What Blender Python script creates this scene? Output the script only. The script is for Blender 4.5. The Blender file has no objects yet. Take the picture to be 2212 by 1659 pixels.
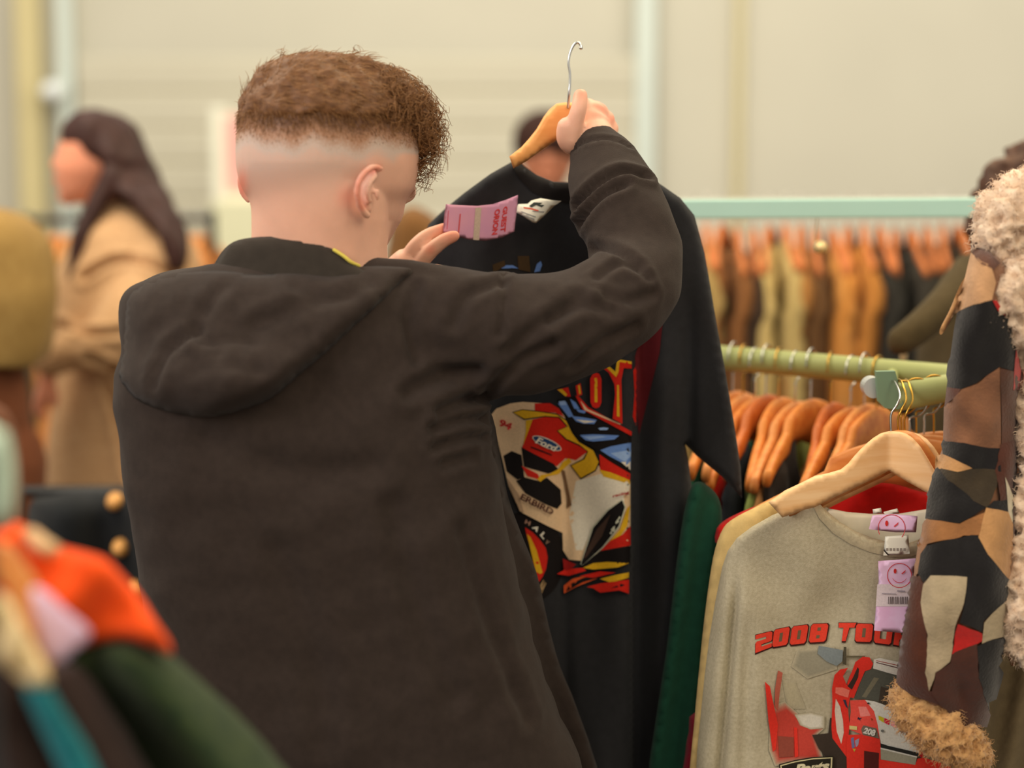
import bpy, math, random
import numpy as np
from mathutils import Vector, noise, geometry
from mathutils.bvhtree import BVHTree
random.seed(7); np.random.seed(7)
COL = bpy.context.scene.collection
PI = math.pi
# ------------------------------------------------------------------ camera
F = 4000.0; HC = 1.60; PITCH = math.radians(7.1)
CAM = Vector((0, 0, HC))
FWD = Vector((0, math.cos(PITCH), -math.sin(PITCH))); UPV = Vector((0, math.sin(PITCH), math.cos(PITCH)))
def ray(px, py):
    return (FWD + Vector((1, 0, 0))*((px-1106)/F) + UPV*((829.5-py)/F))
def at(px, py, Y):                      # the point seen at that place of the photo, at distance Y along the room
    d = ray(px, py); return CAM + d*(Y/d.y)
cd = bpy.data.cameras.new('camera'); cam = bpy.data.objects.new('camera', cd); COL.objects.link(cam)
cam.location = CAM; cam.rotation_euler = (PI/2-PITCH, 0, 0)
cd.lens = F/2212*36; cd.sensor_width = 36; cd.clip_start = 0.05
cd.dof.use_dof = True; cd.dof.focus_distance = 2.30; cd.dof.aperture_fstop = 1.75
bpy.context.scene.camera = cam
# ------------------------------------------------------------------ materials
def lin(c):
    return tuple(((v/255)/12.92 if v/255 <= .04045 else ((v/255+.055)/1.055)**2.4) for v in c)
MATS = {}
def mat(name, rgb, rough=.85, metal=0, mott=0, mscale=60, bump=0, bscale=300, rgb2=None, sss=0, sheen=0, stretch=None, alpha=None, emit=0):
    if name in MATS: return MATS[name]
    m = bpy.data.materials.new(name); m.use_nodes = True; nt = m.node_tree; b = nt.nodes['Principled BSDF']
    c = lin(rgb); b.inputs['Base Color'].default_value = (*c, 1)
    b.inputs['Roughness'].default_value = rough; b.inputs['Metallic'].default_value = metal
    if metal == 0: b.inputs['Specular IOR Level'].default_value = .3 if rough < .7 else .12
    if sheen: b.inputs['Sheen Weight'].default_value = sheen
    if sss:
        b.inputs['Subsurface Weight'].default_value = sss; b.inputs['Subsurface Radius'].default_value = (.012, .005, .003)
        b.inputs['Subsurface Scale'].default_value = .6
    geo = nt.nodes.new('ShaderNodeTexCoord'); src = geo.outputs['Object']
    if stretch:
        mp = nt.nodes.new('ShaderNodeMapping'); mp.inputs['Scale'].default_value = stretch
        nt.links.new(src, mp.inputs['Vector']); src = mp.outputs['Vector']
    if mott or rgb2:
        n = nt.nodes.new('ShaderNodeTexNoise'); n.inputs['Scale'].default_value = mscale; n.inputs['Detail'].default_value = 4
        nt.links.new(src, n.inputs['Vector'])
        mx = nt.nodes.new('ShaderNodeMix'); mx.data_type = 'RGBA'
        rm = nt.nodes.new('ShaderNodeMapRange'); rm.inputs['From Min'].default_value = .3; rm.inputs['From Max'].default_value = .7
        nt.links.new(n.outputs['Fac'], rm.inputs['Value']); nt.links.new(rm.outputs['Result'], mx.inputs['Factor'])
        c2 = lin(rgb2) if rgb2 else tuple(min(1, v*(1+mott)) for v in c)
        c1 = c if rgb2 else tuple(v*(1-mott) for v in c)
        mx.inputs['A'].default_value = (*c1, 1); mx.inputs['B'].default_value = (*c2, 1)
        nt.links.new(mx.outputs['Result'], b.inputs['Base Color'])
    if bump:
        n = nt.nodes.new('ShaderNodeTexNoise'); n.inputs['Scale'].default_value = bscale; n.inputs['Detail'].default_value = 3
        nt.links.new(src, n.inputs['Vector'])
        bp = nt.nodes.new('ShaderNodeBump'); bp.inputs['Strength'].default_value = bump; bp.inputs['Distance'].default_value = .002
        nt.links.new(n.outputs['Fac'], bp.inputs['Height']); nt.links.new(bp.outputs['Normal'], b.inputs['Normal'])
    MATS[name] = m; return m
def flat(rgb):
    return mat('print ink %d %d %d' % rgb, rgb, .8, mott=.08, mscale=400)
# ------------------------------------------------------------------ objects
ORG = {}
def tag(o, label=None, cat=None, group=None, kind=None):
    if label: o['label'] = label
    if cat: o['category'] = cat
    if group: o['group'] = group
    if kind: o['kind'] = kind
    return o
def thing(name, label, cat, loc, group=None):
    o = bpy.data.objects.new(name, None); COL.objects.link(o); o.empty_display_size = .05
    o.location = loc; ORG[o.name] = Vector(loc); return tag(o, label, cat, group)
class MB:
    def __init__(s): s.v = []; s.f = []; s.m = []; s.mats = []
    def mi(s, m):
        if m not in s.mats: s.mats.append(m)
        return s.mats.index(m)
    def add(s, vs, fs, m=None):
        k = len(s.v); s.v += [Vector(p) for p in vs]; s.f += [tuple(i+k for i in f) for f in fs]
        i = s.mi(m) if m else 0; s.m += [i]*len(fs); return s
    def box(s, a, b, m=None):
        x0, y0, z0 = a; x1, y1, z1 = b
        vs = [(x, y, z) for z in (z0, z1) for y in (y0, y1) for x in (x0, x1)]
        return s.add(vs, [(0,2,3,1),(4,5,7,6),(0,1,5,4),(2,6,7,3),(0,4,6,2),(1,3,7,5)], m)
    def loft(s, rings, m=None, cap=True):
        n = len(rings[0]); vs = [p for r in rings for p in r]; fs = []
        for i in range(len(rings)-1):
            for j in range(n):
                a = i*n+j; b = i*n+(j+1) % n; fs.append((a, b, b+n, a+n))
        if cap: fs.append(tuple(range(n))[::-1]); fs.append(tuple((len(rings)-1)*n+j for j in range(n)))
        return s.add(vs, fs, m)
    def tube(s, pts, rad, n=10, m=None, rnd=True, sub=6, flatten=None):
        P, R = catmull(pts, rad, sub)
        T = [(P[min(i+1, len(P)-1)]-P[max(i-1, 0)]).normalized() for i in range(len(P))]
        up = Vector((0, 0, 1)) if abs(T[0].z) < .9 else Vector((0, 1, 0))
        N = (up - T[0]*up.dot(T[0])).normalized(); rings = []
        def ring(c, t, nn, r):
            b = t.cross(nn); k = flatten or 1
            return [c + nn*(r*math.cos(2*PI*j/n)) + b*(r*k*math.sin(2*PI*j/n)) for j in range(n)]
        Ns = []
        for i, t in enumerate(T):
            N = (N - t*N.dot(t)); N = N.normalized() if N.length > 1e-6 else t.orthogonal().normalized(); Ns.append(N.copy())
        if rnd:
            for a in (80, 55, 28): rings.append(ring(P[0]-T[0]*R[0]*math.sin(math.radians(a)), T[0], Ns[0], R[0]*math.cos(math.radians(a))))
        for p, t, nn, r in zip(P, T, Ns, R): rings.append(ring(p, t, nn, r))
        if rnd:
            for a in (28, 55, 80): rings.append(ring(P[-1]+T[-1]*R[-1]*math.sin(math.radians(a)), T[-1], Ns[-1], R[-1]*math.cos(math.radians(a))))
        return s.loft(rings, m)
    def mesh(s, name):
        me = bpy.data.meshes.new(name); me.from_pydata([tuple(p) for p in s.v], [], s.f)
        for m in s.mats: me.materials.append(m)
        if len(s.mats) > 1: me.polygons.foreach_set('material_index', s.m)
        me.update(); return me
    def build(s, name, m=None, parent=None, smooth=True, loc=None):
        if m and not s.mats: s.mats = [m]; s.m = [0]*len(s.f)
        if parent is None and loc is None:
            xs = [p.x for p in s.v]; ys = [p.y for p in s.v]; loc = Vector(((min(xs)+max(xs))/2, (min(ys)+max(ys))/2, min(p.z for p in s.v)))
        o0 = ORG[parent.name] if parent else Vector(loc)
        for i in range(len(s.v)): s.v[i] = s.v[i]-o0
        me = s.mesh(name); o = bpy.data.objects.new(name, me); COL.objects.link(o); ORG[o.name] = o0.copy()
        if parent: o.parent = parent
        else: o.location = o0
        me.polygons.foreach_set('use_smooth', [smooth]*len(me.polygons))
        fix(me); return o
def fix(me):
    import bmesh
    bm = bmesh.new(); bm.from_mesh(me); bmesh.ops.recalc_face_normals(bm, faces=bm.faces); bm.to_mesh(me); bm.free()
def catmull(pts, rad, sub):
    pts = [Vector(p) for p in pts]
    if not hasattr(rad, '__len__'): rad = [rad]*len(pts)
    if len(pts) < 3 and sub > 1:
        return [pts[0].lerp(pts[1], i/2) for i in range(3)], [rad[0]+(rad[1]-rad[0])*i/2 for i in range(3)]
    P = []; R = []
    for i in range(len(pts)-1):
        p0 = pts[max(i-1, 0)]; p1 = pts[i]; p2 = pts[i+1]; p3 = pts[min(i+2, len(pts)-1)]
        for k in range(sub):
            t = k/sub; t2 = t*t; t3 = t2*t
            P.append(.5*((2*p1)+(p2-p0)*t+(2*p0-5*p1+4*p2-p3)*t2+(3*p1-p0-3*p2+p3)*t3)); R.append(rad[i]*(1-t)+rad[i+1]*t)
    P.append(pts[-1]); R.append(rad[-1]); return P, R
def px_tube(mb, pts, n=12, **k):        # pts: (px, py, Y, radius in px)
    return mb.tube([at(a, b, c) for a, b, c, r in pts], [r*c/F for a, b, c, r in pts], n=n, **k)
def px_rings(mb, rows, n=36, pw=2.0, yaw=0, m=None):   # rows: (py, left px, right px, Y, half depth)
    rows = interp_rows(rows); rings = []
    for py, l, r, Y, b in rows:
        L = at(l, py, Y); R_ = at(r, py, Y); c = (L+R_)/2; a = (R_.x-L.x)/2; ring = []
        if yaw:
            e = math.sqrt((b*math.sin(yaw))**2 + (b*.80*math.cos(yaw))**2); k = a/e
            lv = Vector((math.sin(yaw), math.cos(yaw), 0))*b*k; wv = Vector((math.cos(yaw), -math.sin(yaw), 0))*b*.8*k
        else: lv = Vector((0, b, 0)); wv = Vector((a, 0, 0))
        for j in range(n):
            t = 2*PI*j/n; cx = math.cos(t); sx = math.sin(t)
            q = 2/pw
            ring.append(c + wv*(abs(cx)**q*(1 if cx > 0 else -1)) + lv*(abs(sx)**q*(1 if sx > 0 else -1)))
        rings.append(ring)
    return mb.loft(rings, m)
def interp_rows(rows, sub=4):
    out = []
    for i in range(len(rows)-1):
        p0 = rows[max(i-1, 0)]; p1 = rows[i]; p2 = rows[i+1]; p3 = rows[min(i+2, len(rows)-1)]
        for k in range(sub):
            t = k/sub; o = []
            for a, b, c, d in zip(p0, p1, p2, p3):
                v = .5*(2*b+(c-a)*t+(2*a-5*b+4*c-d)*t*t+(3*b-a-3*c+d)*t**3); lo, hi = min(b, c), max(b, c)
                o.append(min(max(v, lo), hi) if a is p0[0] else v)
            out.append(tuple(o))
    out.append(tuple(rows[-1])); return out
def remesh(o, vox, smooth=4, fac=.5):
    md = o.modifiers.new('r', 'REMESH'); md.mode = 'VOXEL'; md.voxel_size = vox; md.use_smooth_shade = True
    if smooth: sm = o.modifiers.new('s', 'SMOOTH'); sm.iterations = smooth; sm.factor = fac
    bake(o)
def bake(o):
    mats = list(o.data.materials)
    dg = bpy.context.evaluated_depsgraph_get(); dg.update()
    me = bpy.data.meshes.new_from_object(o.evaluated_get(dg)); o.modifiers.clear(); o.data = me
    if not me.materials:
        for m in mats: me.materials.append(m)
    me.polygons.foreach_set('use_smooth', [True]*len(me.polygons))
def verts(o):
    a = np.empty(len(o.data.vertices)*3); o.data.vertices.foreach_get('co', a); return a.reshape(-1, 3)+np.array(ORG[o.name])
def norms(o):
    a = np.empty(len(o.data.vertices)*3); o.data.vertices.foreach_get('normal', a); return a.reshape(-1, 3)
def setv(o, A):
    o.data.vertices.foreach_set('co', (A-np.array(ORG[o.name])).ravel()); o.data.update()
def bvh(o):
    off = ORG[o.name]; return BVHTree.FromPolygons([v.co+off for v in o.data.vertices], [tuple(p.vertices) for p in o.data.polygons])
def hit(T, px, py, default=None):
    d = ray(px, py).normalized(); h = T.ray_cast(CAM, d)
    return h[0] if h[0] is not None else default
def dpoly(P, poly, closed=True):        # distance of points P (n,k) to polyline
    best = np.full(len(P), 1e9); Q = np.array(poly, float); n = len(Q)
    for i in range(n if closed else n-1):
        a = Q[i]; b = Q[(i+1) % n]; ab = b-a; L = (ab**2).sum()
        t = np.clip(((P-a)@ab)/max(L, 1e-12), 0, 1) if L > 0 else np.zeros(len(P))
        best = np.minimum(best, np.sqrt((((P-a)-t[:, None]*ab)**2).sum(1)))
    return best
def creases(o, lst):                    # lst: (px polyline, width px, depth m [negative = ridge])
    T = bvh(o); V = verts(o); N = norms(o); D = np.zeros(len(V))
    for poly, w, d in lst:
        pp = smoothline(poly, 4, False); H = [hit(T, a, b) for a, b in pp]; H = [tuple(h) for h in H if h is not None]
        if len(H) < 2: continue
        dist = dpoly(V, H, False); wm = w*2.2/F
        D -= d*np.exp(-(dist/wm)**2); D += .45*d*np.exp(-((dist-1.9*wm)/wm)**2)
    setv(o, V+N*D[:, None])
def wob(o, amp, scale, seed=0, aniso=(1, 1, 1)):
    V = verts(o); N = norms(o)
    D = np.array([noise.noise(Vector((p[0]*scale*aniso[0]+seed, p[1]*scale*aniso[1], p[2]*scale*aniso[2]))) for p in V])
    setv(o, V+N*(D*amp)[:, None])
def smoothline(poly, sub=4, closed=True):
    n = len(poly); out = []
    for i in range(n if closed else n-1):
        g = lambda k: poly[k % n] if closed else poly[min(max(k, 0), n-1)]
        p0, p1, p2, p3 = g(i-1), g(i), g(i+1), g(i+2)
        for k in range(sub):
            t = k/sub
            out.append(tuple(.5*(2*b+(c-a)*t+(2*a-5*b+4*c-d)*t*t+(3*b-a-3*c+d)*t**3) for a, b, c, d in zip(p0, p1, p2, p3)))
    if not closed: out.append(tuple(poly[-1]))
    return out
def inside(P, poly):
    Q = np.array(poly); r = np.zeros(len(P), bool); j = len(Q)-1
    for i in range(len(Q)):
        a, b = Q[i], Q[j]
        c = ((a[1] > P[:, 1]) != (b[1] > P[:, 1]))
        if a[1] != b[1]: r ^= c & (P[:, 0] < (b[0]-a[0])*(P[:, 1]-a[1])/(b[1]-a[1])+a[0])
        j = i
    return r
def tri(poly, step, fine=None):
    fine = fine or step; B = []
    for i in range(len(poly)):
        a = Vector(poly[i]); b = Vector(poly[(i+1) % len(poly)]); k = max(1, int((b-a).length/fine))
        B += [a.lerp(b, q/k) for q in range(k)]
    C = [B[0]]
    for p in B[1:]:
        if (p-C[-1]).length > fine*.08: C.append(p)
    B = C
    bx = [p[0] for p in B]; by = [p[1] for p in B]; G = []
    y = min(by); row = 0
    while y < max(by):
        x = min(bx)+(step/2 if row % 2 else 0)
        while x < max(bx): G.append((x, y)); x += step
        y += step*.87; row += 1
    nb = len(B)
    if G:
        G = np.array(G); G = G[inside(G, [tuple(p) for p in B])]
        if len(G): G = G[dpoly(G, [tuple(p) for p in B]) > step*.45]
    pts = [Vector((p[0], p[1])) for p in B]+[Vector((float(a), float(b))) for a, b in G]
    vo, eo, fo, _, _, _ = geometry.delaunay_2d_cdt(pts, [(i, (i+1) % nb) for i in range(nb)], [], 1, step*1e-4)
    P = np.array([(p[0], p[1]) for p in vo]); return P, [tuple(f) for f in fo], [tuple(p) for p in B]
def puff(name, poly, Y, thick, m, parent=None, rim=30, fold=None, step=12, sm=True, mp=None, loc=None, back=1.0, fine=None):
    """a closed soft sheet: outline, its own distance, thickness and folds; mp maps (u, v, offset) into the room"""
    if sm: poly = smoothline(poly, 3)
    P, fs, B = tri(poly, step, fine or step)
    d = dpoly(P, B); t = 1-np.minimum(d/rim, 1); prof = np.sqrt(np.maximum(0, 1-t*t))*thick/2
    mp = mp or (lambda a, b, o: at(a, b, Y+o))
    vs = []; ib = {}
    fo = [fold(a, b) if fold else 0 for a, b in P]
    for i, (a, b) in enumerate(P): vs.append(mp(a, b, fo[i]-prof[i]))
    for i, (a, b) in enumerate(P):
        if d[i] > step*1e-3: ib[i] = len(vs); vs.append(mp(a, b, fo[i]+prof[i]*back))
        else: ib[i] = i
    F_ = list(fs)
    for f in fs:
        g = tuple(ib[i] for i in reversed(f))
        if set(g) != set(f): F_.append(g)
    mb = MB(); mb.add(vs, F_, m); return mb.build(name, None, parent, True, loc)
def ell(cx, cy, rx, ry, rot=0, n=20):
    c = math.cos(math.radians(rot)); s = math.sin(math.radians(rot))
    return [(cx+rx*math.cos(2*PI*i/n)*c-ry*math.sin(2*PI*i/n)*s, cy+rx*math.cos(2*PI*i/n)*s+ry*math.sin(2*PI*i/n)*c) for i in range(n)]
def decals(name, target, polys, parent, lift=.0006, dl=.00035, step=12, tf=None, T=None, nrm=False):
    """printed or sewn-on flat shapes laid on the surface of target; polys: (outline, material or rgb[, 'tri' faces])"""
    T = T or bvh(target); mb = MB(); lastY = None
    for k, item in enumerate(polys):
        poly, m = item[0], item[1]; m = flat(m) if isinstance(m, tuple) else m
        if len(item) > 2: P, fs = item[0], item[2]
        else:
            if tf: poly = [tf(*p) for p in poly]
            P, fs, _ = tri(poly, step)
        vs = []; off = lift+dl*k if not isinstance(dl, list) else lift+dl[k]
        for a, b in P:
            d_ = ray(float(a), float(b)).normalized(); r_ = T.ray_cast(CAM, d_); h = r_[0]; nn_ = -d_
            if h is not None and nrm:
                nn_ = r_[1] if r_[1].dot(d_) < 0 else -r_[1]
                nn_ = (nn_-d_*.6).normalized()
            if h is None:
                for q in (4, 8, 14, 22, 34):
                    for dx, dy in ((q, 0), (-q, 0), (0, q), (0, -q)):
                        g = hit(T, float(a)+dx, float(b)+dy)
                        if g is not None: h = at(float(a), float(b), g.y); break
                    if h is not None: break
            if h is None: h = at(float(a), float(b), lastY or 2.4)
            lastY = h.y
            vs.append(h + nn_*off)
        mb.add(vs, fs, m)
    me = MB.build(mb, name, None, parent, True); return me
_g = {}
def glyphs(text, bold=0.0, shear=0.0):
    key = (text, bold, shear)
    if key in _g: return _g[key]
    cu = bpy.data.curves.new('t', 'FONT'); cu.body = text; cu.offset = bold; cu.shear = shear; cu.resolution_u = 3
    o = bpy.data.objects.new('t', cu); COL.objects.link(o)
    dg = bpy.context.evaluated_depsgraph_get(); dg.update()
    me = bpy.data.meshes.new_from_object(o.evaluated_get(dg))
    P = np.array([(v.co.x, v.co.y) for v in me.vertices]); fs = [tuple(p.vertices) for p in me.polygons]
    P -= P.min(0); P /= P.max(0); bpy.data.objects.remove(o); bpy.data.curves.remove(cu)
    _g[key] = (P, fs); return P, fs
def text(s, quad, m, bold=0.0, shear=0.0, tf=None):   # quad: lower left, lower right, upper right, upper left
    P, fs = glyphs(s, bold, shear)
    q = [Vector(tf(*p)) if tf else Vector(p) for p in quad]
    Q = [tuple(q[0].lerp(q[1], u).lerp(q[3].lerp(q[2], u), v)) for u, v in P]
    return (Q, m, fs)
# ------------------------------------------------------------------ common materials
M = dict(
 wall=mat('cream wall paint', (198, 193, 176), .8, mott=.03, mscale=1.5),
 shutter=mat('cream shutter slats', (196, 190, 170), .6, mott=.02, mscale=3),
 trim=mat('pale blue grey trim', (205, 214, 205), .5, mott=.03, mscale=4),
 trimy=mat('yellow cream trim', (206, 192, 144), .6, mott=.03, mscale=4),
 floor=mat('brown floor', (92, 78, 62), .6, mott=.15, mscale=3, bump=.1, bscale=20),
 skin=None,
 jacket=mat('dark brown black cotton', (52, 43, 38), .92, mott=.10, mscale=90, bump=.35, bscale=900, sheen=.06),
 black=mat('black cotton jersey', (44, 44, 46), .95, mott=.08, mscale=90, bump=.3, bscale=900, sheen=.05),
 wood=mat('honey varnished wood', (232, 158, 88), .45, rgb2=(206, 124, 60), mscale=9, stretch=(1, 8, 8), bump=.05, bscale=60),
 woodo=mat('orange varnished wood', (230, 150, 70), .45, rgb2=(204, 114, 46), mscale=9, stretch=(1, 8, 8)),
 woodl=mat('light beech wood', (246, 206, 156), .5, rgb2=(232, 180, 122), mscale=12, stretch=(1, 1, 9)),
 woodf=mat('worn orange wood', (198, 116, 60), .6, rgb2=(160, 92, 48), mscale=20),
 chrome=mat('polished steel wire', (205, 205, 200), .18, metal=1),
 brass=mat('brass wire', (205, 160, 70), .25, metal=1),
 olive=mat('pale olive powder coat', (158, 164, 104), .5, mott=.05, mscale=30),
 sage=mat('sage green plastic', (118, 146, 118), .55),
 turq=mat('pale turquoise enamel', (178, 214, 200), .4, mott=.02, mscale=10),
)
def skinmat():
    m = mat('skin', (224, 172, 146), .5, sss=.2, mott=.05, mscale=35, bump=.08, bscale=400); nt = m.node_tree
    b = nt.nodes['Principled BSDF']; b.inputs['Specular IOR Level'].default_value = .35
    a = nt.nodes.new('ShaderNodeAttribute'); a.attribute_name = 'stubble'
    old = b.inputs['Base Color'].links[0].from_socket
    n = nt.nodes.new('ShaderNodeTexNoise'); n.inputs['Scale'].default_value = 520; n.inputs['Detail'].default_value = 2
    tc = nt.nodes.new('ShaderNodeTexCoord'); nt.links.new(tc.outputs['Object'], n.inputs['Vector'])
    md = nt.nodes.new('ShaderNodeMath'); md.operation = 'MULTIPLY_ADD'; md.inputs[1].default_value = .9; md.inputs[2].default_value = -.45
    nt.links.new(n.outputs['Fac'], md.inputs[0])
    mu = nt.nodes.new('ShaderNodeMath'); mu.operation = 'MULTIPLY'; nt.links.new(md.outputs[0], mu.inputs[0]); nt.links.new(a.outputs['Fac'], mu.inputs[1])
    ad = nt.nodes.new('ShaderNodeMath'); ad.operation = 'ADD'; ad.use_clamp = True; nt.links.new(mu.outputs[0], ad.inputs[0]); nt.links.new(a.outputs['Fac'], ad.inputs[1])
    cr = nt.nodes.new('ShaderNodeValToRGB'); cr.color_ramp.elements[0].color = (*lin((222, 172, 148)), 1)
    cr.color_ramp.elements[1].color = (*lin((98, 62, 38)), 1)
    e = cr.color_ramp.elements.new(.3); e.color = (*lin((196, 174, 160)), 1)
    e = cr.color_ramp.elements.new(.6); e.color = (*lin((166, 122, 92)), 1)
    nt.links.new(ad.outputs[0], cr.inputs['Fac'])
    mx = nt.nodes.new('ShaderNodeMix'); mx.data_type = 'RGBA'
    st = nt.nodes.new('ShaderNodeMath'); st.operation = 'MULTIPLY'; st.inputs[1].default_value = 6; st.use_clamp = True
    nt.links.new(a.outputs['Fac'], st.inputs[0]); nt.links.new(st.outputs[0], mx.inputs['Factor'])
    nt.links.new(old, mx.inputs['A']); nt.links.new(cr.outputs['Color'], mx.inputs['B'])
    # red blush
    r = nt.nodes.new('ShaderNodeAttribute'); r.attribute_name = 'blush'
    m2 = nt.nodes.new('ShaderNodeMix'); m2.data_type = 'RGBA'; nt.links.new(r.outputs['Fac'], m2.inputs['Factor'])
    nt.links.new(mx.outputs['Result'], m2.inputs['A']); m2.inputs['B'].default_value = (*lin((226, 112, 84)), 1)
    nt.links.new(m2.outputs['Result'], b.inputs['Base Color']); return m
M['skin'] = skinmat()
# ------------------------------------------------------------------ the room
def struct(name, o): tag(o, kind='structure'); return o
struct('floor', MB().box((-6, -3, -.05), (7, 9.1, 0)).build('floor', M['floor'], smooth=False))
struct('w', MB().box((-6, 9, 0), (7, 9.1, 4.2)).build('wall_back', M['wall'], smooth=False))
# sectional roller shutter set into the back wall
mb = MB(); x0 = at(168, 300, 8.9).x; x1 = at(1372, 300, 8.9).x
rows = []
for i in range(12):
    z = .02+i*.17
    for dz, dy in ((0, 0), (.02, -.014), (.15, -.014), (.168, 0)): rows.append((z+dz, dy))
vs = [(x, 8.93+dy, z) for z, dy in rows for x in (x0, x1)]
mb.add(vs, [(2*i, 2*i+1, 2*i+3, 2*i+2) for i in range(len(rows)-1)])
mb.add([(x0, 8.99, 0), (x1, 8.99, 0), (x1, 8.99, 2.06), (x0, 8.99, 2.06)], [(0, 1, 2, 3)])
struct('d', mb.build('door_1', M['shutter'], smooth=False))
def strip(name, pl, pr, Y, m, z1=4.1, z0=0, d=.05):
    struct(name, MB().box((at(pl, 300, Y).x, Y-d, z0), (at(pr, 300, Y).x, Y, z1)).build(name, m, smooth=False))
strip('trim_1', 1372, 1412, 8.95, M['trim'])
strip('trim_2', 48, 100, 8.95, M['trimy'], d=.08)
strip('trim_3', 134, 166, 8.95, M['trim'])
strip('trim_4', 1586, 1602, 8.98, mat('cream corner trim', (206, 194, 150), .6), d=.03)
strip('trim_5', 462, 490, 8.7, mat('white door post', (238, 236, 216), .5), z1=at(0, 232, 8.7).z, d=.05)
lb = mat('frosted lamp glass', (235, 240, 240), .3, emit=0)
o = thing('wall_lamp', 'small pale round wall lamp on the cream wall at upper left', 'lamp', at(120, 198, 8.85))
mb = MB(); c = at(120, 198, 8.86); mb.tube([c, c-Vector((0, .09, 0))], [.05, .045], n=16); mb.build('lamp_shade', lb, o)
mb = MB(); mb.tube([c+Vector((0, .12, 0)), c], [.035, .035], n=12); mb.build('wall_mount', M['trim'], o)
# pink poster
p = thing('display_board', 'pink blurred display board standing on the plinth behind the man\'s head', 'display board', at(530, 438, 7.75))
MB().box(tuple(at(480, 438, 7.75)), tuple(at(600, 244, 7.77))).build('board', mat('white board', (226, 220, 196), .8), p, smooth=False)
MB().box(tuple(at(488, 414, 7.742)), tuple(at(592, 250, 7.748))).build('poster_sheet', mat('pink paper', (224, 168, 158), .8), p, smooth=False)
# ------------------------------------------------------------------ hangers
def hanger_body(w=.21, drop=.085, bow=.02):
    """boomerang of wood: arms along x, bowed towards -y"""
    mb = MB(); rings = []; N_ = 26
    for i in range(-N_, N_+1):
        s = i/N_; a = abs(s)
        zt = -drop*(a**1.25)*1.0-.012*math.sin(a*PI)*(-1 if a < .5 else .2)
        h = .046*(1-a)**1.6+.022; th = .0085-.0015*a; x = s*w; y = -bow*a*a
        ring = []
        for j in range(12):
            t = 2*PI*j/12; cx, sx = math.cos(t), math.sin(t)
            ring.append(Vector((x, y+th*(abs(cx)**.7)*(1 if cx > 0 else -1), zt-h/2+h/2*(abs(sx)**.8)*(1 if sx > 0 else -1))))
        rings.append(ring)
    mb.loft(rings); return mb
def hook_mb(stem=.030, r=.0225, wire=.0014):
    pts = [(0, 0, -.02), (0, 0, stem*.5)]
    for k in range(11):
        a = math.radians(-90+k*28); pts.append((r*math.cos(a), 0, stem+r+r*math.sin(a)))
    mb = MB(); mb.tube(pts, wire, n=8, sub=3); return mb
def xf(mb, loc, rz, flip=1, tilt=0):
    c, s = math.cos(rz), math.sin(rz); ct, st = math.cos(tilt), math.sin(tilt)
    out = []
    for p in mb.v:
        x, z = p.x*ct-p.z*st, p.x*st+p.z*ct
        out.append(Vector((x*c-p.y*s*flip+loc[0], x*s+p.y*c*flip+loc[1], z+loc[2])))
    mb.v = out; return mb
def wooden_hanger(label, loc, rz, m, wm, group=None, tilt=0, w=.21):
    t = thing('clothes_hanger', label, 'hanger', loc, group)
    xf(hanger_body(w), loc, rz, tilt=tilt).build('hanger_body', m, t)
    xf(hook_mb(), loc, rz, tilt=tilt).build('hook', wm, t)
    return t
GARM = [(-.085, -.035), (-.13, -.058), (-.19, -.09), (-.225, -.125), (-.25, -.25), (-.262, -.45), (-.24, -.6), (-.23, -.78), (0, -.8), (.23, -.78), (.24, -.6), (.262, -.45),
        (.25, -.25), (.225, -.125), (.19, -.09), (.13, -.058), (.085, -.035), (.075, -.075), (.04, -.115), (0, -.125), (-.04, -.115), (-.075, -.075)]
def garment(name, label, cat, loc, rz, m, thick=.045, sx=1, group=None, long=1, seed=0, collar=None):
    c, s = math.cos(rz), math.sin(rz)
    def mp(a, b, o):
        o2 = o + .012*math.sin(a*45+seed)*min(1, max(0, (-b-.15)*4)) + .006*math.sin(a*90+b*9+seed)
        y = o2-.02*(a/.21)**2*(1 if b > -.2 else .5)
        return Vector((a*c-y*s+loc[0], a*s+y*c+loc[1], b+loc[2]))
    poly = [(x*sx, z if z > -.3 else -.3+(z+.3)*long) for x, z in GARM]
    return tag(puff(name, poly, 0, thick, m, rim=.035, step=.02, mp=mp, loc=loc), label, cat, group)
def cloth(name, rgb, r2=None): return mat(name, rgb, .95, mott=.1 if not r2 else 0, rgb2=r2, mscale=70, bump=.25, bscale=700, sheen=.05)
ORD = ['first', 'second', 'third', 'fourth', 'fifth', 'sixth', 'seventh', 'eighth', 'ninth', 'tenth', 'eleventh', 'twelfth', 'thirteenth', 'fourteenth']
# ------------------------------------------------------------------ olive rack with the two rails, right
A0 = at(1440, 762, 2.86); A1 = at(2130, 822, 2.56)
B0 = at(1926, 860, 2.40); B1 = at(2260, 800, 2.52)
rk = thing('clothes_rack', 'pale olive metal clothes rack with two round rails full of wooden hangers', 'clothes rack', (1.0, 2.6, 0))
MB().tube([A0, A1], [.0185, .0185], n=20).build('rail', M['olive'], rk)
MB().tube([B0, B1], [.0185, .0185], n=24, rnd=False).build('rail', M['olive'], rk)
mb = MB()
pl = [at(1893, 803, 2.385), at(1934, 802, 2.385), at(1952, 872, 2.385), at(1942, 884, 2.385), at(1912, 882, 2.385), at(1898, 868, 2.385)]
pb = [p+Vector((0, .012, 0)) for p in pl]; n = len(pl)
mb.add(pl+pb, [tuple(range(n)), tuple(range(2*n-1, n-1, -1))]+[(i, (i+1) % n, n+(i+1) % n, n+i) for i in range(n)])
mb.build('end_plate', M['sage'], rk, smooth=False)
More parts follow.
